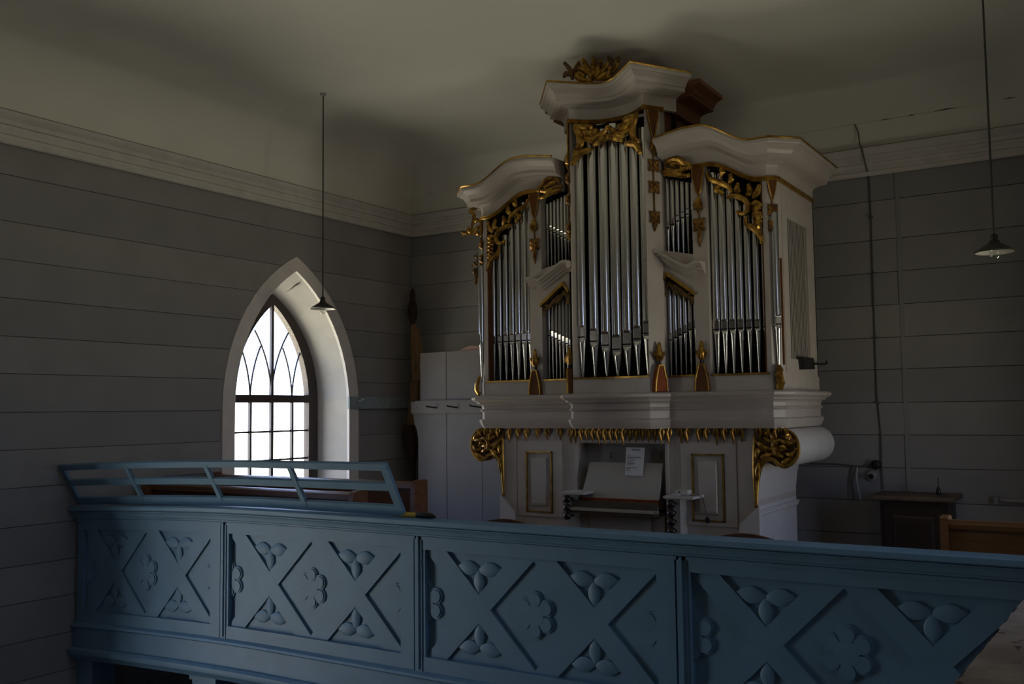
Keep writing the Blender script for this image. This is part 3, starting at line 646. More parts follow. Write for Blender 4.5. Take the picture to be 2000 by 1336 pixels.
# gilt fringe of hanging leaves under the entablature
b = B()
b.tube([(0, -0.004, 0.0), (-0.012, -0.014, -0.035), (-0.004, -0.012, -0.075), (0.0, -0.004, -0.125)], [0.012, 0.016, 0.012, 0.002], 6)
b.tube([(0.016, -0.004, 0.0), (0.020, -0.012, -0.03), (0.014, -0.01, -0.07)], [0.009, 0.011, 0.003], 6)
fr0 = bpy.data.objects.new('fringe_leaf', mesh_of('fringe_leaf', b, 'gold')); COL.objects.link(fr0); fr0.parent = organ
first = True
def fringe(h, y, sc_=1.0):
    global first
    loc = (h, y-6.85, 1.496)
    if first: fr0.location = loc; first = False
    else: copy_part(fr0, organ, loc, None, (random.choice((-1, 1)), 1, sc_*random.uniform(0.85, 1.05)))
for h in (-1.02, -0.93, -0.85, -0.74, -0.65, -0.53): fringe(h, 6.84, 0.85)
for i in range(17): fringe(-0.42+0.053*i, 6.80 if abs(-0.42+0.053*i) < 0.4 else 6.82)
for h in (0.52, 0.57, 0.66, 0.72, 0.80, 0.86, 0.93, 0.99): fringe(h, 6.84)
for h in (1.13, 1.19, 1.25, 1.31): fringe(h, 6.825, 0.7); fringe(-h, 6.825, 0.7)
# --- upper case: pillars, walls, dark inside
def zt(h):      # height of the gilt bead under the tower cornices
    h = abs(h); t = min(1, max(0, (h-0.80)/0.40)); t = t*t*(3-2*t)
    return 3.474-0.168*t-0.03*max(0, (0.67-h)/0.18)
TOP_C = 3.955
for sg in (-1, 1):
    O('tower_pillar', B().box(CX+min(sg*.665, sg*.78), CX+max(sg*.665, sg*.78), 6.80, 6.90, 1.88, 3.475), 'organ_paint')
    O('outer_pillar', B().box(CX+min(sg*1.205, sg*1.24), CX+max(sg*1.205, sg*1.24), 6.80, 6.88, 1.88, 3.31), 'organ_paint')
    O('outer_pillar_edge', B().box(CX+min(sg*1.192, sg*1.206), CX+max(sg*1.192, sg*1.206), 6.806, 6.88, 1.895, 3.31), 'ornament_brown')
    q = [(0.325, 6.65), (0.40, 6.775), (0.385, 6.90), (0.30, 6.74)]
    O('centre_pillar', B().prism([(CX+DXC+sg*x, y) for x, y in q], 'z', 1.88, TOP_C+0.02), 'organ_paint', smooth=False)
    q = [(1.24, 6.80), (1.30, 6.86), (1.28, 6.88), (1.23, 6.83)]
    O('corner_board', B().prism([(CX+sg*x, y) for x, y in q], 'z', 1.88, 3.32), 'organ_paint', smooth=False)
    if sg < 0: O('case_flank', B().box(CX-1.30, CX-1.275, 6.86, 7.80, 1.77, 3.32), 'organ_paint')
    else:
        fk = O('case_flank', B().box(CX+1.275, CX+1.30, 6.86, 7.075, 1.77, 3.32).box(CX+1.275, CX+1.30, 7.585, 7.80, 1.77, 3.32).box(CX+1.275, CX+1.30, 7.075, 7.585, 1.77, 2.0).box(CX+1.275, CX+1.30, 7.075, 7.585, 3.05, 3.32), 'organ_paint', smooth=False)
        O('grille_back', B().box(CX+1.276, CX+1.285, 7.05, 7.6, 1.95, 3.1), 'case_inside', fk)
        for i in range(13):
            y = 7.088+0.49*i/13; O('grille_slat', B().box(CX+1.287, CX+1.291, y+0.010, y+0.022, 1.99, 3.06), 'organ_paint', fk)
        O('flank_strip', B().box(CX+1.296, CX+1.306, 6.93, 6.95, 1.9, 3.2), 'organ_paint', fk)
        O('corner_edge', B().box(CX+1.296, CX+1.310, 6.862, 6.885, 1.95, 2.72), 'ornament_brown', fk)
        mb = O('crank_box', B().add([(CX+1.30, 7.27, 1.925), (CX+1.30, 7.58, 1.935), (CX+1.30, 7.55, 2.02), (CX+1.30, 7.24, 2.02), (CX+1.34, 7.27, 1.925), (CX+1.34, 7.56, 1.935), (CX+1.34, 7.53, 2.02), (CX+1.34, 7.24, 2.02)], [(0, 1, 2, 3), (7, 6, 5, 4), (0, 4, 5, 1), (1, 5, 6, 2), (2, 6, 7, 3), (3, 7, 4, 0)]), 'bakelite', fk, smooth=False)
        O('crank_lever', B().tube([(CX+1.34, 7.50, 1.975), (CX+1.36, 7.75, 1.98), (CX+1.365, 7.80, 1.985), (CX+1.365, 7.81, 2.005)], 0.009, 8), 'bakelite', fk)
    # middle panel of the small bay with its slanted hood
    pts = [(0.40, 2.595), (0.455, 2.668), (0.67, 2.505), (0.67, 2.80), (0.40, 2.86)]
    O('bay_panel', B().prism([(CX+sg*x, z) for x, z in pts], 'y', 6.795, 6.84), 'organ_paint', smooth=False)
    hood = [(0.335, 2.792), (0.35, 2.835), (0.42, 2.842), (0.625, 2.715), (0.665, 2.715), (0.70, 2.735), (0.76, 2.728)]
    b = B()
    hood = [(0.335, 2.790), (0.345, 2.828), (0.375, 2.846), (0.42, 2.842), (0.615, 2.722), (0.645, 2.712), (0.675, 2.718), (0.71, 2.738), (0.76, 2.732)]
    for o0, o1, yf in ((0.0, -0.022, 6.690), (-0.022, -0.040, 6.712), (-0.040, -0.066, 6.742), (-0.066, -0.085, 6.77)):
        poly = [(CX+sg*xa, za+o0) for xa, za in hood] + [(CX+sg*xa, za+o1) for xa, za in hood[::-1]]
        b.prism(poly, 'y', yf, 6.80)
    hd = O('bay_hood', b, 'organ_paint', angle=30)
    b = B().tube([(CX+sg*0.335, 6.74, 2.80), (CX+sg*0.345, 6.68, 2.805)], 0.03, 10); O('hood_curl', b, 'organ_paint', hd)
    b = B()
    for (xa, za), (xb, zb) in (((0.405, 2.607), (0.455, 2.675)), ((0.455, 2.675), (0.672, 2.512))):
        b.prism([(CX+sg*xa, za-0.022), (CX+sg*xb, zb-0.022), (CX+sg*xb, zb+0.008), (CX+sg*xa, za+0.008)], 'y', 6.772, 6.80)
    O('gilt_strip', b, 'gold_trim', smooth=False)
    b = B()
    for l in ([(0.42, 2.55), (0.46, 2.60), (0.50, 2.55), (0.53, 2.52), (0.56, 2.55)], [(0.50, 2.58), (0.56, 2.53), (0.60, 2.49), (0.64, 2.51)], [(0.42, 2.58), (0.42, 2.50)], [(0.61, 2.48), (0.65, 2.47), (0.655, 2.43)]):
        b.tube([(CX+sg*x, 6.812, z) for x, z in l], [0.020, 0.026, 0.022, 0.020, 0.012][:len(l)], 6, ((0, 1, 0), 0.5))
    O('carved_shade', b, 'gold_old')
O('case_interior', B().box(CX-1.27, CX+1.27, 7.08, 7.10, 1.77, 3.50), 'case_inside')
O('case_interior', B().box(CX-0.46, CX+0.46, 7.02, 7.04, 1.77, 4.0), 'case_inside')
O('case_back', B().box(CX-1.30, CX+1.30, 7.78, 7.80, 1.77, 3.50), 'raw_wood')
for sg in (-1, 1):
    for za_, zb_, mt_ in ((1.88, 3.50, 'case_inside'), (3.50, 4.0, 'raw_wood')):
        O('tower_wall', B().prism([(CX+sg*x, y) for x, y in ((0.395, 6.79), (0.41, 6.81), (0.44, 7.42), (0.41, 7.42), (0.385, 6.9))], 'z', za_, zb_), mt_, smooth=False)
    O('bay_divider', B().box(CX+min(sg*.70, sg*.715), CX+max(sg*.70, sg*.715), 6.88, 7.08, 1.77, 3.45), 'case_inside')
O('tower_back', B().box(CX-0.44, CX+0.44, 7.40, 7.42, 1.88, 4.0), 'raw_wood')
# --- crowns
CROWN = [(-0.03, -0.004), (0.002, -0.004), (0.002, 0.075), (0.010, 0.092), (0.030, 0.104), (0.052, 0.106), (0.052, 0.112), (0.112, 0.116), (0.120, 0.120), (0.120, 0.146), (0.128, 0.150), (0.134, 0.160), (0.140, 0.172), (0.156, 0.188), (0.176, 0.198), (0.182, 0.204), (0.196, 0.206), (0.200, 0.212), (0.200, 0.240), (-0.03, 0.246)]
BEAD = [(-0.01, -0.022), (0.012, -0.022), (0.020, -0.014), (0.014, -0.006), (0.024, 0.002), (0.018, 0.010), (-0.01, 0.012)]
EDGE = [(0.180, 0.238), (0.203, 0.236), (0.209, 0.244), (0.203, 0.252), (0.180, 0.254)]
def lift(prof, z): return [(o, q+z) for o, q in prof]
for sg in (1, -1):
    pl = [(0.445+0.795*i/24, 6.80) for i in range(25)] + [(1.30, 6.86), (1.30, 7.2), (1.30, 7.80)]
    path = [(CX+sg*x, y, zt(x)) for x, y in pl]
    if sg < 0: path = path[::-1]
    beadp = [p for p in path if abs(p[0]-CX) > 0.66]
    O('tower_cornice', B().sweep(path, CROWN), 'organ_paint', angle=28)
    O('gilt_bead', B().sweep(beadp, BEAD), 'gold_trim', angle=40)
    O('gilt_edge', B().sweep(path, EDGE), 'gold_trim', angle=40)
    b = B(); n = len(pl)-3
    for i in range(n-1):
        (xa, ya), (xb, yb) = pl[i], pl[i+1]
        b.add([(CX+sg*xa, 6.72, zt(xa)+0.225), (CX+sg*xb, 6.72, zt(xb)+0.225), (CX+sg*xb, 7.8, zt(xb)+0.225), (CX+sg*xa, 7.8, zt(xa)+0.225)], [(0, 1, 2, 3)])
    O('tower_roof', b, 'raw_wood')
    # filling of the tower front above the pipes
    b = B(); n = 14
    for i in range(n):
        xa, xb = 0.78+0.43*i/n, 0.78+0.43*(i+1)/n
        b.add([(CX+sg*xa, 6.835, zt(xa)-0.03), (CX+sg*xb, 6.835, zt(xb)-0.03), (CX+sg*xb, 6.835, zt(xb)+0.05), (CX+sg*xa, 6.835, zt(xa)+0.05)], [(0, 1, 2, 3)])
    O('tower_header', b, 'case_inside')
cen = [(-0.50, 6.93)] + arc + [(0.51, 6.91)]
path = [(CX+x, y, TOP_C) for x, y in cen]
O('centre_cornice', B().sweep(path, CROWN), 'organ_paint', angle=28)
O('gilt_edge', B().sweep(path, EDGE), 'gold_trim', angle=40)
O('gilt_bead', B().sweep([(CX+x, y, TOP_C) for x, y in [(-0.385, 6.795)] + arc + [(0.445, 6.795)]], BEAD), 'gold_trim', angle=40)
for sg in (1, -1):
    p = [(CX+sg*0.495, 6.95, TOP_C), (CX+sg*0.495, 7.45, TOP_C)]
    O('cornice_return', B().sweep(p if sg > 0 else p[::-1], CROWN), 'raw_wood', angle=28)
O('centre_roof', B().prism([(CX+x, y) for x, y in [(-0.49, 7.45)] + cen + [(0.49, 7.45)]], 'z', TOP_C+0.215, TOP_C+0.235), 'raw_wood', smooth=False)

# --- pipes
def pipe(x, y, r, z0, zs, ztop, lip=None, turn=0.0):
    """flue pipe: conical foot, flattened lips with a dark mouth between, open cylinder above"""
    n = 28; lip = lip or 3.0*r; fl = -0.60*r
    low = [(0.20*r, z0, 0), (0.26*r, z0+0.012, 0), (0.76*r, zs-1.9*r, 0), (0.86*r, zs-1.1*r, 0.0), (0.92*r, zs-0.75*r, 0.6), (0.97*r, zs-0.45*r, 1), (r, zs-0.002, 1)]
    upr = [(r, zs+0.002, 1), (r, zs+lip*0.78, 1), (r, zs+lip*0.88, 0.72), (r, zs+lip*0.95, 0.40), (r, zs+lip, 0), (r, ztop, 0), (r*0.9, ztop, 0), (r*0.9, ztop-0.03, 0)]
    rings = low+upr
    b = B(); v = []
    for rr, z, flat in rings:
        lim = fl*flat + (-rr)*(1-flat)
        for j in range(n):
            a = 2*PI*j/n + PI/n; px, py = rr*math.cos(a), rr*math.sin(a)
            if py < lim: py = lim
            v.append((px, py, z))
    f = [(i*n+j, i*n+(j+1) % n, (i+1)*n+(j+1) % n, (i+1)*n+j) for i in range(len(rings)-1) for j in range(n)]
    f += [tuple(range(n-1, -1, -1)), tuple(range((len(rings)-1)*n, len(rings)*n))]
    ct, st = math.cos(turn), math.sin(turn)
    T = lambda px, py, pz: (x+px*ct-py*st, y+px*st+py*ct, pz)
    b.add(v, f).xform(T)
    p = O('organ_pipe', b, 'tin', angle=17)
    O('mouth', B().box(-0.80*r, 0.80*r, fl-0.003, fl+0.01, zs-0.002, zs+max(0.007, 0.22*r)).xform(T), 'slit_black', p, smooth=False)
    return p
for i in range(7):
    h = -0.282+0.094*i; k = abs(i-3)
    y = 6.65+SAG_L*(1-(h/0.325)**2)+0.060
    pipe(CX+DXC+h, y, 0.0435-0.0022*k, 1.89, 2.105+0.036*k, 3.90-0.03*k, 0.125-0.008*k)
for sg in (-1, 1):
    for i in range(7):
        h = 0.812+0.0625*i; r = 0.0295-0.0011*i
        pipe(CX+sg*h, 6.868, r, 1.885, 2.225, zt(h)-0.06-0.10*max(0, i-1)*0.5, 0.082-0.004*i)
    n = 7 if sg < 0 else 6
    for i in range(n):
        t = i/(n-1); h = 0.437+0.205*t; r = (0.0185 if n == 6 else 0.0158)*(1-0.22*t)
        pipe(CX+sg*h, 6.872, r, 1.885, 2.165+0.09*t, 2.60-0.10*t, 0.06)
        pipe(CX+sg*h, 6.872, r, 2.78, 3.035+0.11*t, 3.42-0.06*t, 0.05)
    pipe(CX+sg*1.283, 6.822, 0.026, 1.90, 2.235, 3.05, 0.07, sg*PI/4)

# --- gilt carving
T_SH = [[(0.788,3.409),(0.803,3.358),(0.835,3.341),(0.887,3.321),(0.932,3.296),(0.97,3.265),(0.976,3.239)],[(0.917,3.228),(0.885,3.251),(0.863,3.261),(0.86,3.28),(0.887,3.293)],[(0.942,3.193),(0.962,3.207),(1.001,3.202),(1.051,3.186),(1.088,3.156),(1.109,3.116),(1.099,3.073),(1.06,3.059),(1.023,3.077)],[(1.085,3.038),(1.078,3.001),(1.096,2.968),(1.133,2.952),(1.175,2.91),(1.192,2.864),(1.195,2.839)],[(1.09,3.199),(1.128,3.2),(1.116,3.246),(1.111,3.265)],[(1.139,3.168),(1.178,3.206),(1.186,3.249)],[(1.04,3.225),(1.015,3.247),(1.029,3.283)],[(1.125,3.12),(1.163,3.134),(1.19,3.111)],[(1.137,3.087),(1.181,3.088)],[(1.136,3.057),(1.186,3.05)],[(1.141,3.019),(1.19,3.024)],[(1.146,2.987),(1.188,2.988)],[(1.158,2.955),(1.185,2.958)],[(0.90,3.36),(0.92,3.39),(0.905,3.41)],[(0.96,3.30),(0.985,3.33),(0.975,3.36)]]
for sg in (-1, 1): carve('carved_shade', T_SH, 6.80, sg, 0.0195)
C_SH = [[(-0.218,3.91),(-0.208,3.862),(-0.18,3.819),(-0.174,3.766),(-0.189,3.716),(-0.219,3.682)],[(-0.2,3.887),(-0.143,3.877),(-0.1,3.863),(-0.093,3.843)],[(-0.166,3.803),(-0.123,3.77),(-0.081,3.751),(-0.038,3.769),(0.005,3.801),(0.041,3.833)],[(-0.081,3.719),(-0.024,3.741),(0.018,3.754),(0.054,3.767)],[(-0.096,3.689),(-0.147,3.677),(-0.19,3.671),(-0.22,3.643),(-0.239,3.594)],[(-0.072,3.839),(-0.051,3.823),(-0.066,3.8),(-0.094,3.817)],[(-0.15,3.85),(-0.13,3.82),(-0.09,3.79)]]
def bent(o, dx):        # carving follows the hollow of the centre bay
    me = o.data
    for v in me.vertices:
        h = max(-0.325, min(0.325, v.co.x+dx)); v.co.x = h+DXC
        d = 6.65+SAG_L*(1-(h/0.325)**2)-6.64; v.co.y += d; v.co.z += (v.co.z-1.65)*d/6.7*0.7
for sg, dx in ((1, -0.05), (-1, 0.05)):
    o = carve('carved_shade', C_SH, 6.615, sg, 0.025, knobs=((0.045, 3.835, 0.022),)); bent(o, dx)
S_SH = [[(0.468,3.498),(0.483,3.535),(0.538,3.546),(0.593,3.532),(0.619,3.495),(0.66,3.489),(0.673,3.461)],[(0.439,3.463),(0.488,3.469),(0.529,3.45),(0.577,3.437),(0.618,3.456),(0.659,3.457)],[(0.453,3.441),(0.508,3.427),(0.556,3.427),(0.603,3.4),(0.657,3.399)],[(0.50,3.52),(0.53,3.50),(0.58,3.50),(0.60,3.48)]]
for sg in (-1, 1): carve('carved_cresting', S_SH, 6.775, sg, 0.020)
kz = 6.70/6.45
CRS = [[(0.043,4.158),(0.048,4.218),(0.05,4.319)],[(0.043,4.158),(0.004,4.227),(-0.039,4.272),(-0.075,4.276)],[(0.035,4.156),(-0.037,4.166),(-0.089,4.198),(-0.096,4.232),(-0.068,4.234),(-0.036,4.206)],[(0.055,4.159),(0.107,4.192),(0.171,4.258)],[(0.059,4.162),(0.114,4.158),(0.157,4.174),(0.189,4.218)],[(0.043,4.158),(-0.015,4.267),(-0.042,4.327)],[(0.055,4.159),(0.096,4.244),(0.109,4.285)],[(0.121,4.142),(0.192,4.174),(0.232,4.216),(0.248,4.238)]]
CRD = [[(-0.141,4.198),(-0.132,4.247),(-0.204,4.339)],[(-0.132,4.247),(-0.095,4.283),(-0.082,4.317)],[(-0.157,4.237),(-0.198,4.26),(-0.21,4.237)],[(0.213,4.235),(0.202,4.276),(0.176,4.303)],[(0.217,4.241),(0.248,4.259),(0.261,4.285)]]
fixz = lambda L_: [[(((x-3.37)*kz+3.37), 1.65+(z-1.65)*kz) for x, z in l] for l in L_]
cr = carve('carved_crest', fixz(CRS), 6.68, 1, 0.023, 0.9)
for CR_ in (CRD[:3], CRD[3:]): carve('crest_leaf', fixz(CR_), 6.68, 1, 0.018, 0.9, 'gold_old')
EAR = [[(-1.347,3.409),(-1.391,3.414),(-1.428,3.394),(-1.384,3.377),(-1.37,3.332),(-1.4,3.275),(-1.408,3.196)],[(-1.408,3.19),(-1.475,3.203),(-1.504,3.219),(-1.49,3.193)],[(-1.444,3.255),(-1.43,3.217),(-1.408,3.196)],[(-1.37,3.289),(-1.341,3.31),(-1.315,3.29)],[(-1.393,3.188),(-1.342,3.237),(-1.300,3.252)],[(-1.357,3.184),(-1.305,3.187)]]
EAR2 = [[(-1.299,3.16),(-1.307,3.07),(-1.323,2.993),(-1.345,2.923),(-1.331,2.873)],[(-1.323,2.981),(-1.366,2.985)],[(-1.345,2.935),(-1.396,2.909)],[(-1.331,2.873),(-1.382,2.865),(-1.375,2.828)],[(-1.331,2.861),(-1.354,2.802),(-1.369,2.749)],[(-1.287,2.947),(-1.302,2.87),(-1.324,2.824)],[(-1.332,2.813),(-1.318,2.763)]]
carve('carved_ear', EAR, 6.865, 1, 0.016); carve('carved_ear', EAR2, 6.865, 1, 0.017, 0.8, 'gold_old')
# hanging ornaments on the pillars
def frame_xf(x, y, turn):
    ct, st = math.cos(turn), math.sin(turn)
    return lambda px, py, pz: (CX+x+px*ct-py*st, y+px*st+py*ct, pz)
def rosette(b, z, r, petals=4):
    for k in range(petals):
        a = PI/4+k*2*PI/petals
        b.tube([(0, -0.008, z), (0.55*r*math.cos(a), -0.016, z+0.55*r*math.sin(a)), (1.15*r*math.cos(a), -0.006, z+1.15*r*math.sin(a))], [0.34*r, 0.50*r, 0.16*r], 6, ((0, 1, 0), 0.8))
    b.ball((0, -0.018, z), 0.36*r, (1, 1, 1), 8, 5)
def pendant(x, y, turn, ztop, ph, wtop, wbot, tulip, ros, tip, mat='ornament_brown'):
    T = frame_xf(x, y, turn)
    zb = ztop-ph
    side = [(wtop, ztop), (wtop*0.93, ztop-ph*0.25), (wtop*0.62, ztop-ph*0.6), (wbot, zb+0.012), (wbot*0.5, zb)]
    poly = side + [(-a, z) for a, z in side[::-1]]
    p = O('pendant_plaque', B().prism(poly, 'y', -0.014, 0.0).xform(T), mat, smooth=False)
    b = B()
    for s in (1, -1): b.tube([(s*a, -0.014, z) for a, z in side], 0.0055, 6)
    O('gilt_edge', b.xform(T), 'gold_trim', p)
    b = B(); b.ball((0, -0.01, zb-0.012), 0.012, (1, 1, 1), 8, 5)
    if tulip:
        z0, z1 = tulip
        for s, w_ in ((-1, 0.9), (0, 0.4), (1, 0.9)):
            b.tube([(0, -0.010, z0), (s*0.014, -0.022, z0-(z0-z1)*0.4), (s*0.022, -0.020, z0-(z0-z1)*0.65), (s*0.038*w_, -0.010, z0-(z0-z1)*0.72) if s else (0, -0.014, z1)], [0.012, 0.022, 0.016, 0.005], 7)
        b.tube([(0, -0.012, z0-0.4*(z0-z1)), (0, -0.02, z0-0.7*(z0-z1)), (0, -0.006, z1)], [0.014, 0.012, 0.003], 7)
    O('carved_bud', b.xform(T), 'gold', p)
    b = B(); last = tulip[1] if tulip else zb-0.02
    for z, r in ros:
        b.tube([(0, -0.004, last), (0, -0.006, z)], 0.006, 6); rosette(b, z, r); last = z
    b.tube([(0, -0.006, last), (0.004, -0.016, last-(last-tip)*0.4), (-0.002, -0.012, last-(last-tip)*0.7), (0, -0.004, tip)], [0.010, 0.020, 0.014, 0.003], 7)
    O('carved_drop', b.xform(T), 'gold_drop', p)
cham = math.atan2(0.125, 0.075)   # the centre pillars are set at an angle
for sg in (-1, 1):
    tn = sg*cham
    nx, ny = 0.857*sg, -0.514
    pendant(DXC+sg*0.3625+nx*0.003, 6.7125+ny*0.003, tn, TOP_C-0.025, 0.205, 0.05, 0.016, (3.715, 3.575), ((3.50, 0.054), (3.33, 0.054), (3.10, 0.052)), 2.99, 'ornament_brown')
    pendant(sg*0.722, 6.799, 0, 3.45, 0.195, 0.048, 0.018, (3.225, 3.10), ((3.02, 0.055),), 2.85, 'ornament_brown')
    pendant(sg*1.268, 6.825, sg*PI/4, 3.29, 0.125, 0.034, 0.012, None, ((3.07, 0.046), (2.95, 0.046)), 2.84, 'ornament_brown')
# finials standing on the entablature
def finial(x, y, turn, mat, wb=0.055, z0=1.772):
    T = frame_xf(x, y, turn)
    side = [(wb, z0), (wb*0.98, z0+0.02), (wb*0.86, z0+0.09), (wb*0.52, z0+0.165), (wb*0.36, z0+0.195)]
    poly = side + [(-a, z) for a, z in side[::-1]]
    p = O('finial_base', B().prism(poly, 'y', -0.045, -0.004).xform(T), mat, smooth=False)
    b = B()
    for s in (1, -1): b.tube([(s*a*0.97, -0.045, z) for a, z in side], 0.0075, 6)
    b.tube([(-wb*.36, -0.04, z0+0.197), (wb*.36, -0.04, z0+0.197)], 0.007, 6)
    O('gilt_edge', b.xform(T), 'gold_trim', p)
    O('finial_neck', B().lathe([(0.016, 0), (0.016, 0.03)], 10, (0, -0.024, z0+0.197)).xform(T), 'knob_black', p)
    b = B().lathe([(0.006, 0.22), (0.022, 0.245), (0.030, 0.275), (0.026, 0.30), (0.018, 0.325), (0.014, 0.35), (0.010, 0.368), (0.002, 0.375)], 12, (0, -0.026, z0))
    for s in (1, -1): b.tube([(s*0.012, -0.026, z0+0.235), (s*0.034, -0.03, z0+0.275), (s*0.046, -0.03, z0+0.298), (s*0.052, -0.03, z0+0.292)], [0.010, 0.010, 0.008, 0.004], 7)
    b.tube([(0, -0.052, z0+0.24), (0, -0.058, z0+0.27), (0, -0.046, z0+0.305)], [0.005, 0.010, 0.003], 7)
    O('carved_bud', b.xform(T), 'gold', p)
for sg in (-1, 1):
    finial(DXC+sg*0.366, 6.709, sg*cham, 'ornament_red' if sg > 0 else 'ornament_brown')
    finial(sg*0.722, 6.800, 0, 'ornament_brown')
T = frame_xf(1.27, 6.822, PI/4)
b = B().tube([(0, -0.012, 1.775), (0.012, -0.03, 1.82), (-0.012, -0.034, 1.87), (0.008, -0.03, 1.91), (0.0, -0.02, 1.945)], [0.026, 0.030, 0.026, 0.024, 0.012], 8)
b.tube([(0.03, -0.004, 1.775), (0.034, -0.012, 1.83), (0.028, -0.012, 1.88), (0.03, -0.004, 1.93)], [0.010, 0.012, 0.010, 0.006], 7); O('corner_scroll', b.xform(T), 'gold')
T = frame_xf(-1.29, 6.83, -PI/4)
b = B().tube([(-0.02, -0.01, 1.945), (0.0, -0.03, 1.91), (0.002, -0.045, 1.86), (0.0, -0.045, 1.82), (0.02, -0.03, 1.785), (0.04, -0.02, 1.80)], [0.008, 0.016, 0.022, 0.022, 0.018, 0.008], 8); O('corner_scroll', b.xform(T), 'gold_trim')

# sheet of paper on the music desk
PZ0, PZ1, PY0, PY1 = 1.130, 1.344, 6.824, 6.858
b = B().add([(-3.322, PY0, PZ0), (-3.170, PY0, PZ0-0.002), (-3.164, PY1, PZ1), (-3.320, PY1, PZ1+0.001), (-3.322, PY0+0.002, PZ0), (-3.170, PY0+0.002, PZ0-0.002), (-3.164, PY1+0.002, PZ1), (-3.320, PY1+0.002, PZ1+0.001)],
            [(0, 1, 2, 3), (7, 6, 5, 4), (0, 4, 5, 1), (1, 5, 6, 2), (2, 6, 7, 3), (3, 7, 4, 0)])
pp = tag(obj('paper_sheet', b, 'paper', org=(-3.245, 6.87, 1.13), smooth=False), 'white printed sheet hanging over the slanted music desk', 'paper')
b = B()
def inkline(x0, x1, t, h_=0.0035):
    z = PZ1+(PZ0-PZ1)*t; y = PY1+(PY0-PY1)*t-0.0016
    b.box(x0, x1, y-0.0004, y+0.0004, z-h_/2, z+h_/2)
inkline(-3.275, -3.205, 0.06, 0.005); inkline(-3.265, -3.20, 0.10)
for t, e in ((0.28, -3.28), (0.34, -3.20), (0.37, -3.19), (0.42, -3.25), (0.47, -3.24), (0.52, -3.26), (0.57, -3.24), (0.62, -3.25), (0.72, -3.22), (0.76, -3.28), (0.82, -3.27)): inkline(-3.31, e, t)
obj('printed_lines', b, 'ink', pp, smooth=False)
# little white device on the console shelf, its cord and plug
dv = thing('white_box', 'small white plastic device on the console shelf', 'device', (-2.79, 6.70, 1.004))
b = B().prism([(-2.835, 6.66), (-2.74, 6.66), (-2.74, 6.74), (-2.835, 6.74)], 'z', 1.018, 1.045); obj('casing', b, 'plastic_white', dv)
b = B().box(-2.86, -2.80, 6.65, 6.72, 1.004, 1.018); obj('base', b, 'plastic_white', dv)
b = B().lathe([(0.006, 0), (0.006, 0.003)], 10).xform(lambda x, y, z: (-2.805+x, 6.660-z, 1.032+y)); obj('button', b, 'bakelite', dv)
b = B().tube([(-2.735, 6.70, 1.008), (-2.71, 6.70, 1.008), (-2.676, 6.72, 1.012), (-2.664, 6.76, 0.99), (-2.66, 6.79, 0.93), (-2.645, 6.80, 0.84)], 0.003, 6); cdo = obj('power_cord', b, 'cable_grey', organ)
b = B().lathe([(0.008, 0), (0.016, 0.01), (0.018, 0.03), (0.008, 0.045)], 12, (-2.645, 6.80, 0.80)); obj('plug', b, 'bakelite', cdo)

# ------------------------------------------------------------------ furniture of the gallery
def end_board(b, x0, x1, yb, depth, top):
    """side of a bench: scrolled outline in the YZ plane (back towards +Y)"""
    pts = [(yb+0.02, 0.0), (yb-depth, 0.0), (yb-depth, 0.46), (yb-depth+0.05, 0.50), (yb-0.20, 0.56), (yb-0.15, 0.66), (yb-0.13, top-0.05), (yb-0.11, top-0.01), (yb-0.08, top), (yb+0.01, top), (yb+0.02, top-0.01)]
    return b.prism(pts, 'x', x0, x1)
def pew(label, x0, x1, yb, top, mat, flip=False):
    t = thing('pew', label, 'pew', ((x0+x1)/2, yb, 0))
    sgn = lambda f: (lambda x, y, z: (x, 2*yb-y, z)) if f else (lambda x, y, z: (x, y, z))
    F_ = sgn(flip)
    for xa in (x0, x1-0.04): obj('end_board', end_board(B(), xa, xa+0.04, yb, 0.46, top).xform(F_), mat, t)
    obj('backrest', B().box(x0+0.04, x1-0.04, yb-0.045, yb-0.02, 0.12, top-0.06).xform(F_), mat, t)
    obj('top_rail', B().prism([(yb-0.07, top-0.065), (yb-0.065, top-0.03), (yb-0.04, top-0.018), (yb, top-0.018), (yb+0.008, top-0.04), (yb, top-0.065)], 'x', x0+0.04, x1-0.04).xform(F_), mat, t)
    obj('seat', B().box(x0+0.04, x1-0.04, yb-0.44, yb-0.045, 0.42, 0.45).xform(F_), mat, t)
    return t
p1 = pew('brown wooden pew under the arched window, its back against the light', -6.52, -4.30, 5.57, 1.155, 'pew_brown')
pew('dark brown wooden pew right behind the leaning blue rail', -6.52, -4.33, 4.95, 1.125, 'pew_brown')
for z in (1.09, 1.03, 0.97):
    b = B().lathe([(0.007, 0), (0.007, 0.004)], 10).xform(lambda x, y, zz, z=z: (-4.36+x, 5.524-zz, z+y))
    obj('screw_head', b, 'lamp_enamel', p1)
pew('orange brown wooden pew beside the dark cabinet', -0.86, 0.42, 5.52, 1.065, 'pew_orange', True)
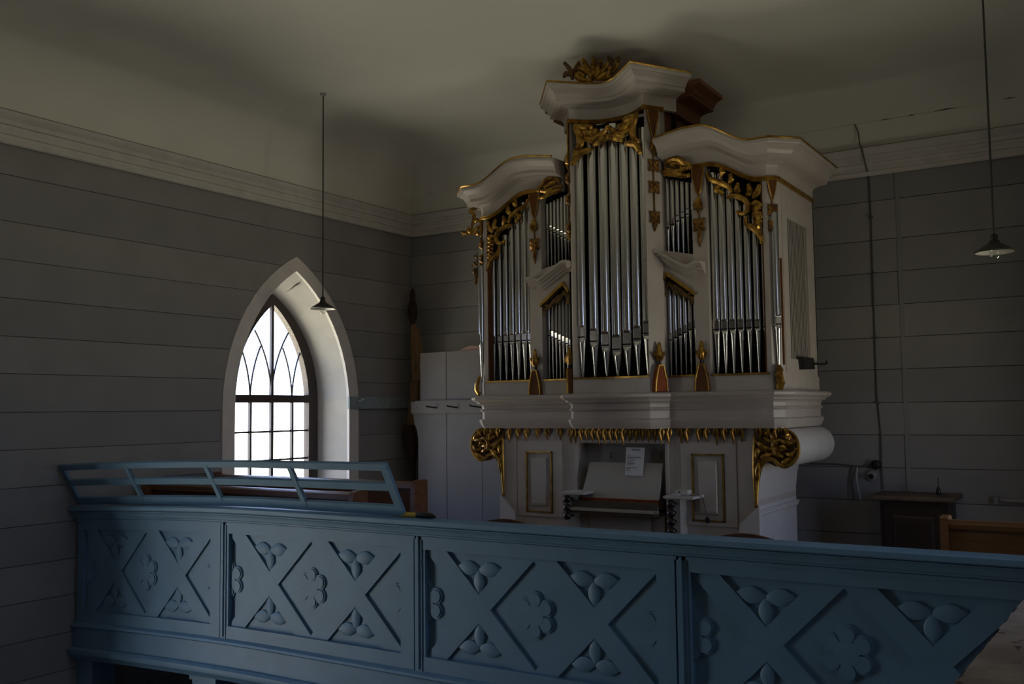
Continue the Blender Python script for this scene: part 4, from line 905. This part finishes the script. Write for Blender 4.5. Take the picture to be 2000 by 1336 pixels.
# chairs whose backs just clear the parapet
def chair(x, y, label):
    c = thing('gallery_chair', label, 'chair', (x, y, 0))
    obj('seat', B().prism([(x-0.19, y+0.02), (x+0.19, y+0.02), (x+0.21, y+0.40), (x-0.21, y+0.40)], 'z', 0.43, 0.455), 'pew_brown', c)
    for sx in (-1, 1):
        obj('leg', B().tube([(x+sx*0.17, y+0.02, 0.0), (x+sx*0.17, y+0.02, 0.45), (x+sx*0.165, y-0.01, 0.88)], 0.016, 8), 'pew_brown', c)
        obj('leg', B().tube([(x+sx*0.18, y+0.37, 0.0), (x+sx*0.18, y+0.37, 0.43)], [0.012, 0.017], 8), 'pew_brown', c)
    top = [(x-0.185+0.37*i/12, 0.925+0.032*math.sin(PI*i/12)) for i in range(13)]
    obj('top_rail', B().prism([(x-0.185, 0.83)] + top + [(x+0.185, 0.83)], 'y', y-0.022, y), 'pew_brown', c)
    obj('back_slat', B().box(x-0.16, x+0.16, y-0.012, y, 0.62, 0.67), 'pew_brown', c)
chair(-3.37, 5.2, 'brown chair with rounded back rail before the organ keyboard')
chair(-1.80, 5.2, 'brown chair with rounded back rail beside the organ flank')
# organ bench
t = thing('organ_bench', 'plain wooden organ bench in front of the keyboard', 'bench', (-3.37, 6.3, 0))
obj('seat', B().box(-3.95, -2.78, 6.18, 6.46, 0.70, 0.735), 'pew_orange', t)
for xa in (-3.90, -2.87): obj('leg', B().box(xa, xa+0.04, 6.20, 6.44, 0.0, 0.70), 'pew_orange', t)
obj('stretcher', B().box(-3.87, -2.86, 6.31, 6.335, 0.2, 0.28), 'pew_orange', t)
# white board partition with coat hooks
pt = thing('board_partition', 'white board partition with a row of coat hooks beside the organ', 'partition', (-5.4, 7.92, 0))
for xa, xb, zt_ in ((-6.165, -5.835, 2.245), (-5.828, -5.40, 2.245), (-5.395, -5.165, 2.24), (-5.158, -4.70, 2.24)):
    obj('board', B().box(xa, xb, 7.90, 7.925+0.001, 0.0, zt_), 'partition_white', pt)
obj('board', B().prism([(-6.165, 0.0), (-6.20, 0.0), (-6.20, 1.36), (-6.215, 1.45), (-6.25, 1.52), (-6.26, 1.62), (-6.165, 1.62)], 'y', 7.905, 7.925), 'partition_white', pt)
obj('hook_rail', B().box(-6.265, -4.70, 7.872, 7.90, 1.62, 1.742), 'partition_white', pt)
obj('hook_rail_cap', B().box(-6.20, -4.70, 7.865, 7.90, 1.742, 1.752), 'partition_white', pt)
for x in (-5.99, -5.73, -5.45):
    obj('coat_hook', B().tube([(x+0.06, 7.872, 1.675), (x+0.02, 7.83, 1.685), (x, 7.79, 1.69), (x-0.005, 7.775, 1.70)], [0.008, 0.008, 0.008, 0.009], 8), 'bakelite', pt)
for x in (-6.19, -6.06): obj('screw_hole', B().lathe([(0.008, 0), (0.008, 0.003)], 8).xform(lambda a, c_, d, x=x: (x+a, 7.872-d, 1.68+c_)), 'bakelite', pt)
b = B().prism([(-5.74+0.40*i/12, 2.235+0.062*math.sin(PI*i/12)) for i in range(13)] + [(-5.34, 1.9), (-5.74, 1.9)], 'y', 7.95, 7.98)
tag(obj('round_topped_board', b, 'pew_orange', org=(-5.55, 7.96, 1.9)), 'brown round topped board peeping over the white partition', 'board')
# furled banner in the corner
bn = thing('furled_banner', 'furled tan banner with dark finial leaning in the corner', 'banner', (-6.43, 8.15, 0))
obj('pole', B().tube([(-6.42, 8.12, 0.0), (-6.47, 8.17, 2.7)], 0.016, 10), 'cloth_dark', bn)
b = B().lathe([(0.012, 2.50), (0.024, 2.55), (0.026, 2.60), (0.045, 2.64), (0.056, 2.70), (0.052, 2.77), (0.036, 2.82), (0.026, 2.86), (0.034, 2.90), (0.020, 2.95), (0.005, 2.98)], 14, (-6.475, 8.17, 0)); obj('finial', b, 'cloth_dark', bn)
b = B(); prof = [(2.58, 0.03, 0), (2.45, 0.055, 0.02), (2.2, 0.075, 0.045), (1.98, 0.085, 0.055), (1.955, 0.06, 0.01), (1.75, 0.058, 0), (1.55, 0.075, -0.02), (1.40, 0.095, -0.01), (1.33, 0.10, -0.01)]
n = 22; v = []
for z, r, dx in prof:
    for j in range(n):
        a = 2*PI*j/n; rr = r*(1+0.16*math.cos(5*a+z*2)); v.append((-6.445+dx+rr*math.cos(a), 8.15+0.6*rr*math.sin(a), z))
b.add(v, [(i*n+j, i*n+(j+1) % n, (i+1)*n+(j+1) % n, (i+1)*n+j) for i in range(len(prof)-1) for j in range(n)] + [tuple(range(n)), tuple(range(len(prof)*n-1, (len(prof)-1)*n-1, -1))])
obj('cloth', b, 'cloth_tan', bn)
b = B(); prof = [(1.50, 0.07, -0.035), (1.38, 0.09, -0.02), (1.26, 0.075, -0.01), (1.12, 0.045, 0.0), (1.0, 0.02, 0.01), (0.96, 0.008, 0.01)]; v = []
for z, r, dx in prof:
    for j in range(n):
        a = 2*PI*j/n; rr = r*(1+0.2*math.cos(4*a+z*3)); v.append((-6.435+dx+rr*math.cos(a), 8.10+0.5*rr*math.sin(a), z))
b.add(v, [(i*n+j, i*n+(j+1) % n, (i+1)*n+(j+1) % n, (i+1)*n+j) for i in range(len(prof)-1) for j in range(n)] + [tuple(range(n)), tuple(range(len(prof)*n-1, (len(prof)-1)*n-1, -1))])
obj('dark_hem', b, 'cloth_dark', bn)
# dark cabinet with a small bottle on it
cb = thing('cabinet', 'dark wooden cabinet standing against the back wall', 'cabinet', (-1.42, 8.1, 0))
obj('body', B().box(-1.665, -1.175, 7.92, 8.30, 0.0, 0.918), 'cabinet_dark', cb)
obj('top', B().prism([(7.87, 0.918), (7.865, 0.93), (7.875, 0.953), (8.31, 0.953), (8.31, 0.918)], 'x', -1.715, -1.125), 'shelf_dark', cb)
dr = obj('door', B().box(-1.63, -1.21, 7.905, 7.92, 0.08, 0.87), 'cabinet_dark', cb)
obj('door_panel', domed([(-1.57, 0.16), (-1.27, 0.16), (-1.27, 0.80), (-1.57, 0.80)], 7.905, 7.893, 0.85), 'cabinet_dark', dr, smooth=False)
obj('knob', B().ball((-1.25, 7.89, 0.52), 0.014), 'lamp_enamel', dr)
bt = thing('small_bottle', 'small dark bottle with a thin stem on top of the cabinet', 'bottle', (-1.262, 8.08, 0.953))
obj('bottle_body', B().lathe([(0.016, 0.0), (0.018, 0.01), (0.018, 0.035), (0.010, 0.052), (0.007, 0.066)], 14, (-1.262, 8.08, 0.953)), 'bakelite', bt)
obj('stem', B().tube([(-1.262, 8.08, 1.015), (-1.260, 8.08, 1.085)], 0.003, 6), 'bakelite', bt)
# electrics on the back wall
cbl = thing('wall_cable', 'grey cable running down the back wall past the cornice', 'cable', (-1.73, 8.31, 1.16))
obj('cable', B().tube([(-1.83, 8.30, 4.02), (-1.805, 8.30, 3.95), (-1.79, 8.275, 3.83), (-1.77, 8.26, 3.79), (-1.755, 8.28, 3.68), (-1.735, 8.32, 3.56), (-1.732, 8.32, 3.2), (-1.737, 8.32, 2.3), (-1.739, 8.32, 1.75), (-1.719, 8.32, 1.40), (-1.722, 8.32, 1.17), (-1.722, 8.32, 0.96)], 0.005, 8), 'cable_grey', cbl)
for z in (3.22, 2.75, 2.21, 1.67): obj('clip', B().box(-1.75, -1.718, 8.305, 8.335, z-0.006, z+0.006), 'cable_grey', cbl)
jb = tag(obj('round_switch', B().lathe([(0.038, 0.0), (0.040, 0.02), (0.034, 0.04), (0.015, 0.048), (0.014, 0.062)], 20).xform(lambda x, y, z: (-1.765+x, 8.325-z, 1.163+y)), 'bakelite', org=(-1.765, 8.325, 1.163)), 'round black rotary switch on the back wall', 'switch')
jb = tag(obj('socket', B().lathe([(0.045, 0.0), (0.045, 0.02), (0.03, 0.03), (0.018, 0.032), (0.018, 0.06)], 18).xform(lambda x, y, z: (-1.80+x, 8.325-z, 1.072+y)), 'wall_white_b', org=(-1.80, 8.325, 1.07)), 'small round wall socket below the black rotary switch', 'socket')
obj('plug', B().lathe([(0.019, 0.0), (0.021, 0.015), (0.015, 0.035)], 14).xform(lambda x, y, z: (-1.795+x, 8.265-z, 1.07+y)), 'bakelite', jb)
fx = thing('flex_cord', 'thin cord from the organ to the wall socket with hanging loops', 'cord', (-1.95, 8.30, 1.14))
obj('cord', B().tube([(-2.30, 8.31, 1.16), (-2.05, 8.31, 1.16), (-1.90, 8.30, 1.145), (-1.84, 8.30, 1.155), (-1.80, 8.30, 1.165)], 0.006, 6), 'cable_grey', fx)
obj('loop', B().tube([(-1.90, 8.30, 1.143), (-1.935, 8.30, 1.12), (-1.955, 8.30, 1.02), (-1.955, 8.30, 0.88)], 0.006, 6), 'cable_grey', fx)
obj('loop', B().tube([(-1.91, 8.29, 1.14), (-1.92, 8.29, 1.05), (-1.905, 8.29, 0.95), (-1.89, 8.29, 0.87)], 0.007, 6), 'cable_white', fx)
cn = thing('wall_conduit', 'short white conduit fixed low on the back wall', 'conduit', (-0.75, 8.31, 0.9))
obj('bracket', B().box(-0.90, -0.87, 8.27, 8.33, 0.885, 0.94), 'wall_white_b', cn)
obj('tube', B().tube([(-0.86, 8.295, 0.915), (-0.80, 8.29, 0.912), (-0.3, 8.29, 0.905)], [0.008, 0.016, 0.016], 10), 'wall_white_c', cn)
# pendant lamps
def lamp(x, y, zb, label, r=0.12):
    l = thing('pendant_lamp', label, 'lamp', (x, y, zb))
    obj('ceiling_rose', B().lathe([(0.03, 0.0), (0.028, -0.012), (0.012, -0.022)], 16, (x, y, ZC)), 'lamp_enamel', l)
    obj('cord', B().tube([(x, y, ZC-0.01), (x, y, (ZC+zb)/2), (x, y, zb+0.08)], 0.006, 8), 'lamp_iron', l)
    obj('lamp_cap', B().lathe([(0.008, 0.105), (0.018, 0.10), (0.022, 0.085), (0.02, 0.07), (0.03, 0.06), (0.032, 0.048), (0.02, 0.045)], 18, (x, y, zb)), 'bakelite', l)
    prof = [(0.022, 0.056), (0.05, 0.040), (0.085, 0.018), (r*0.95, 0.002), (r, 0.0), (r*0.95, -0.003), (0.085, 0.013), (0.05, 0.035), (0.022, 0.05)]
    obj('shade', B().lathe(prof, 32, (x, y, zb)), 'lamp_iron', l)
    obj('shade_lining', B().lathe([(0.022, 0.046), (0.05, 0.031), (0.085, 0.009), (r*0.93, -0.005), (r*0.93, -0.006), (0.085, 0.007), (0.05, 0.029), (0.022, 0.044)], 32, (x, y, zb)), 'lamp_enamel', l)
    obj('bulb', B().lathe([(0.012, 0.045), (0.014, 0.03), (0.022, 0.01), (0.03, -0.015), (0.028, -0.035), (0.015, -0.05), (0.002, -0.054)], 16, (x, y, zb)), 'bulb_glass', l)
lamp(-5.915, 6.2, 2.555, 'flat enamel pendant lamp hanging in front of the arched window')
lamp(-0.61, 6.2, 2.535, 'flat enamel pendant lamp hanging beside the organ flank', 0.112)
# yellow and black thing left on the parapet
br = thing('hand_brush', 'small yellow and black object lying on the blue parapet', 'brush', (-3.42, 4.34, 1.046))
obj('handle', B().tube([(-3.59, 4.345, 1.058), (-3.50, 4.345, 1.061), (-3.41, 4.345, 1.060)], [0.011, 0.015, 0.014], 8), 'yellow', br)
obj('head', B().tube([(-3.42, 4.345, 1.061), (-3.37, 4.345, 1.064), (-3.31, 4.345, 1.061), (-3.29, 4.345, 1.057)], [0.015, 0.018, 0.014, 0.006], 8), 'bakelite', br)
# plaster ledge beside the camera
b = B(); nx, ny = 14, 40; v = []
for i in range(nx+1):
    for j in range(ny+1):
        x = -0.345+0.79*i/nx; y = 0.7+3.5*j/ny
        if i == 0: x = -0.475+0.0412*y+random.uniform(-0.003, 0.003)
        v.append((x, y, 1.0+(random.uniform(-0.004, 0.004) if i else 0)))
k = len(v); v += [(-0.44, 0.7, ZN), (-0.30, 4.2, ZN), (0.445, 4.2, ZN), (0.445, 0.7, ZN)]
f = [(i*(ny+1)+j, i*(ny+1)+j+1, (i+1)*(ny+1)+j+1, (i+1)*(ny+1)+j) for i in range(nx) for j in range(ny)]
f += [tuple([k]+list(range(0, ny+1))+[k+1]), tuple([k+1]+[i*(ny+1)+ny for i in range(nx+1)]+[k+2])]
b.add(v, f)
tag(obj('plaster_ledge', b, 'plaster', org=(0.05, 2.2, ZN), angle=60), 'rough pitted plaster ledge running up to the blue gallery front', 'ledge')
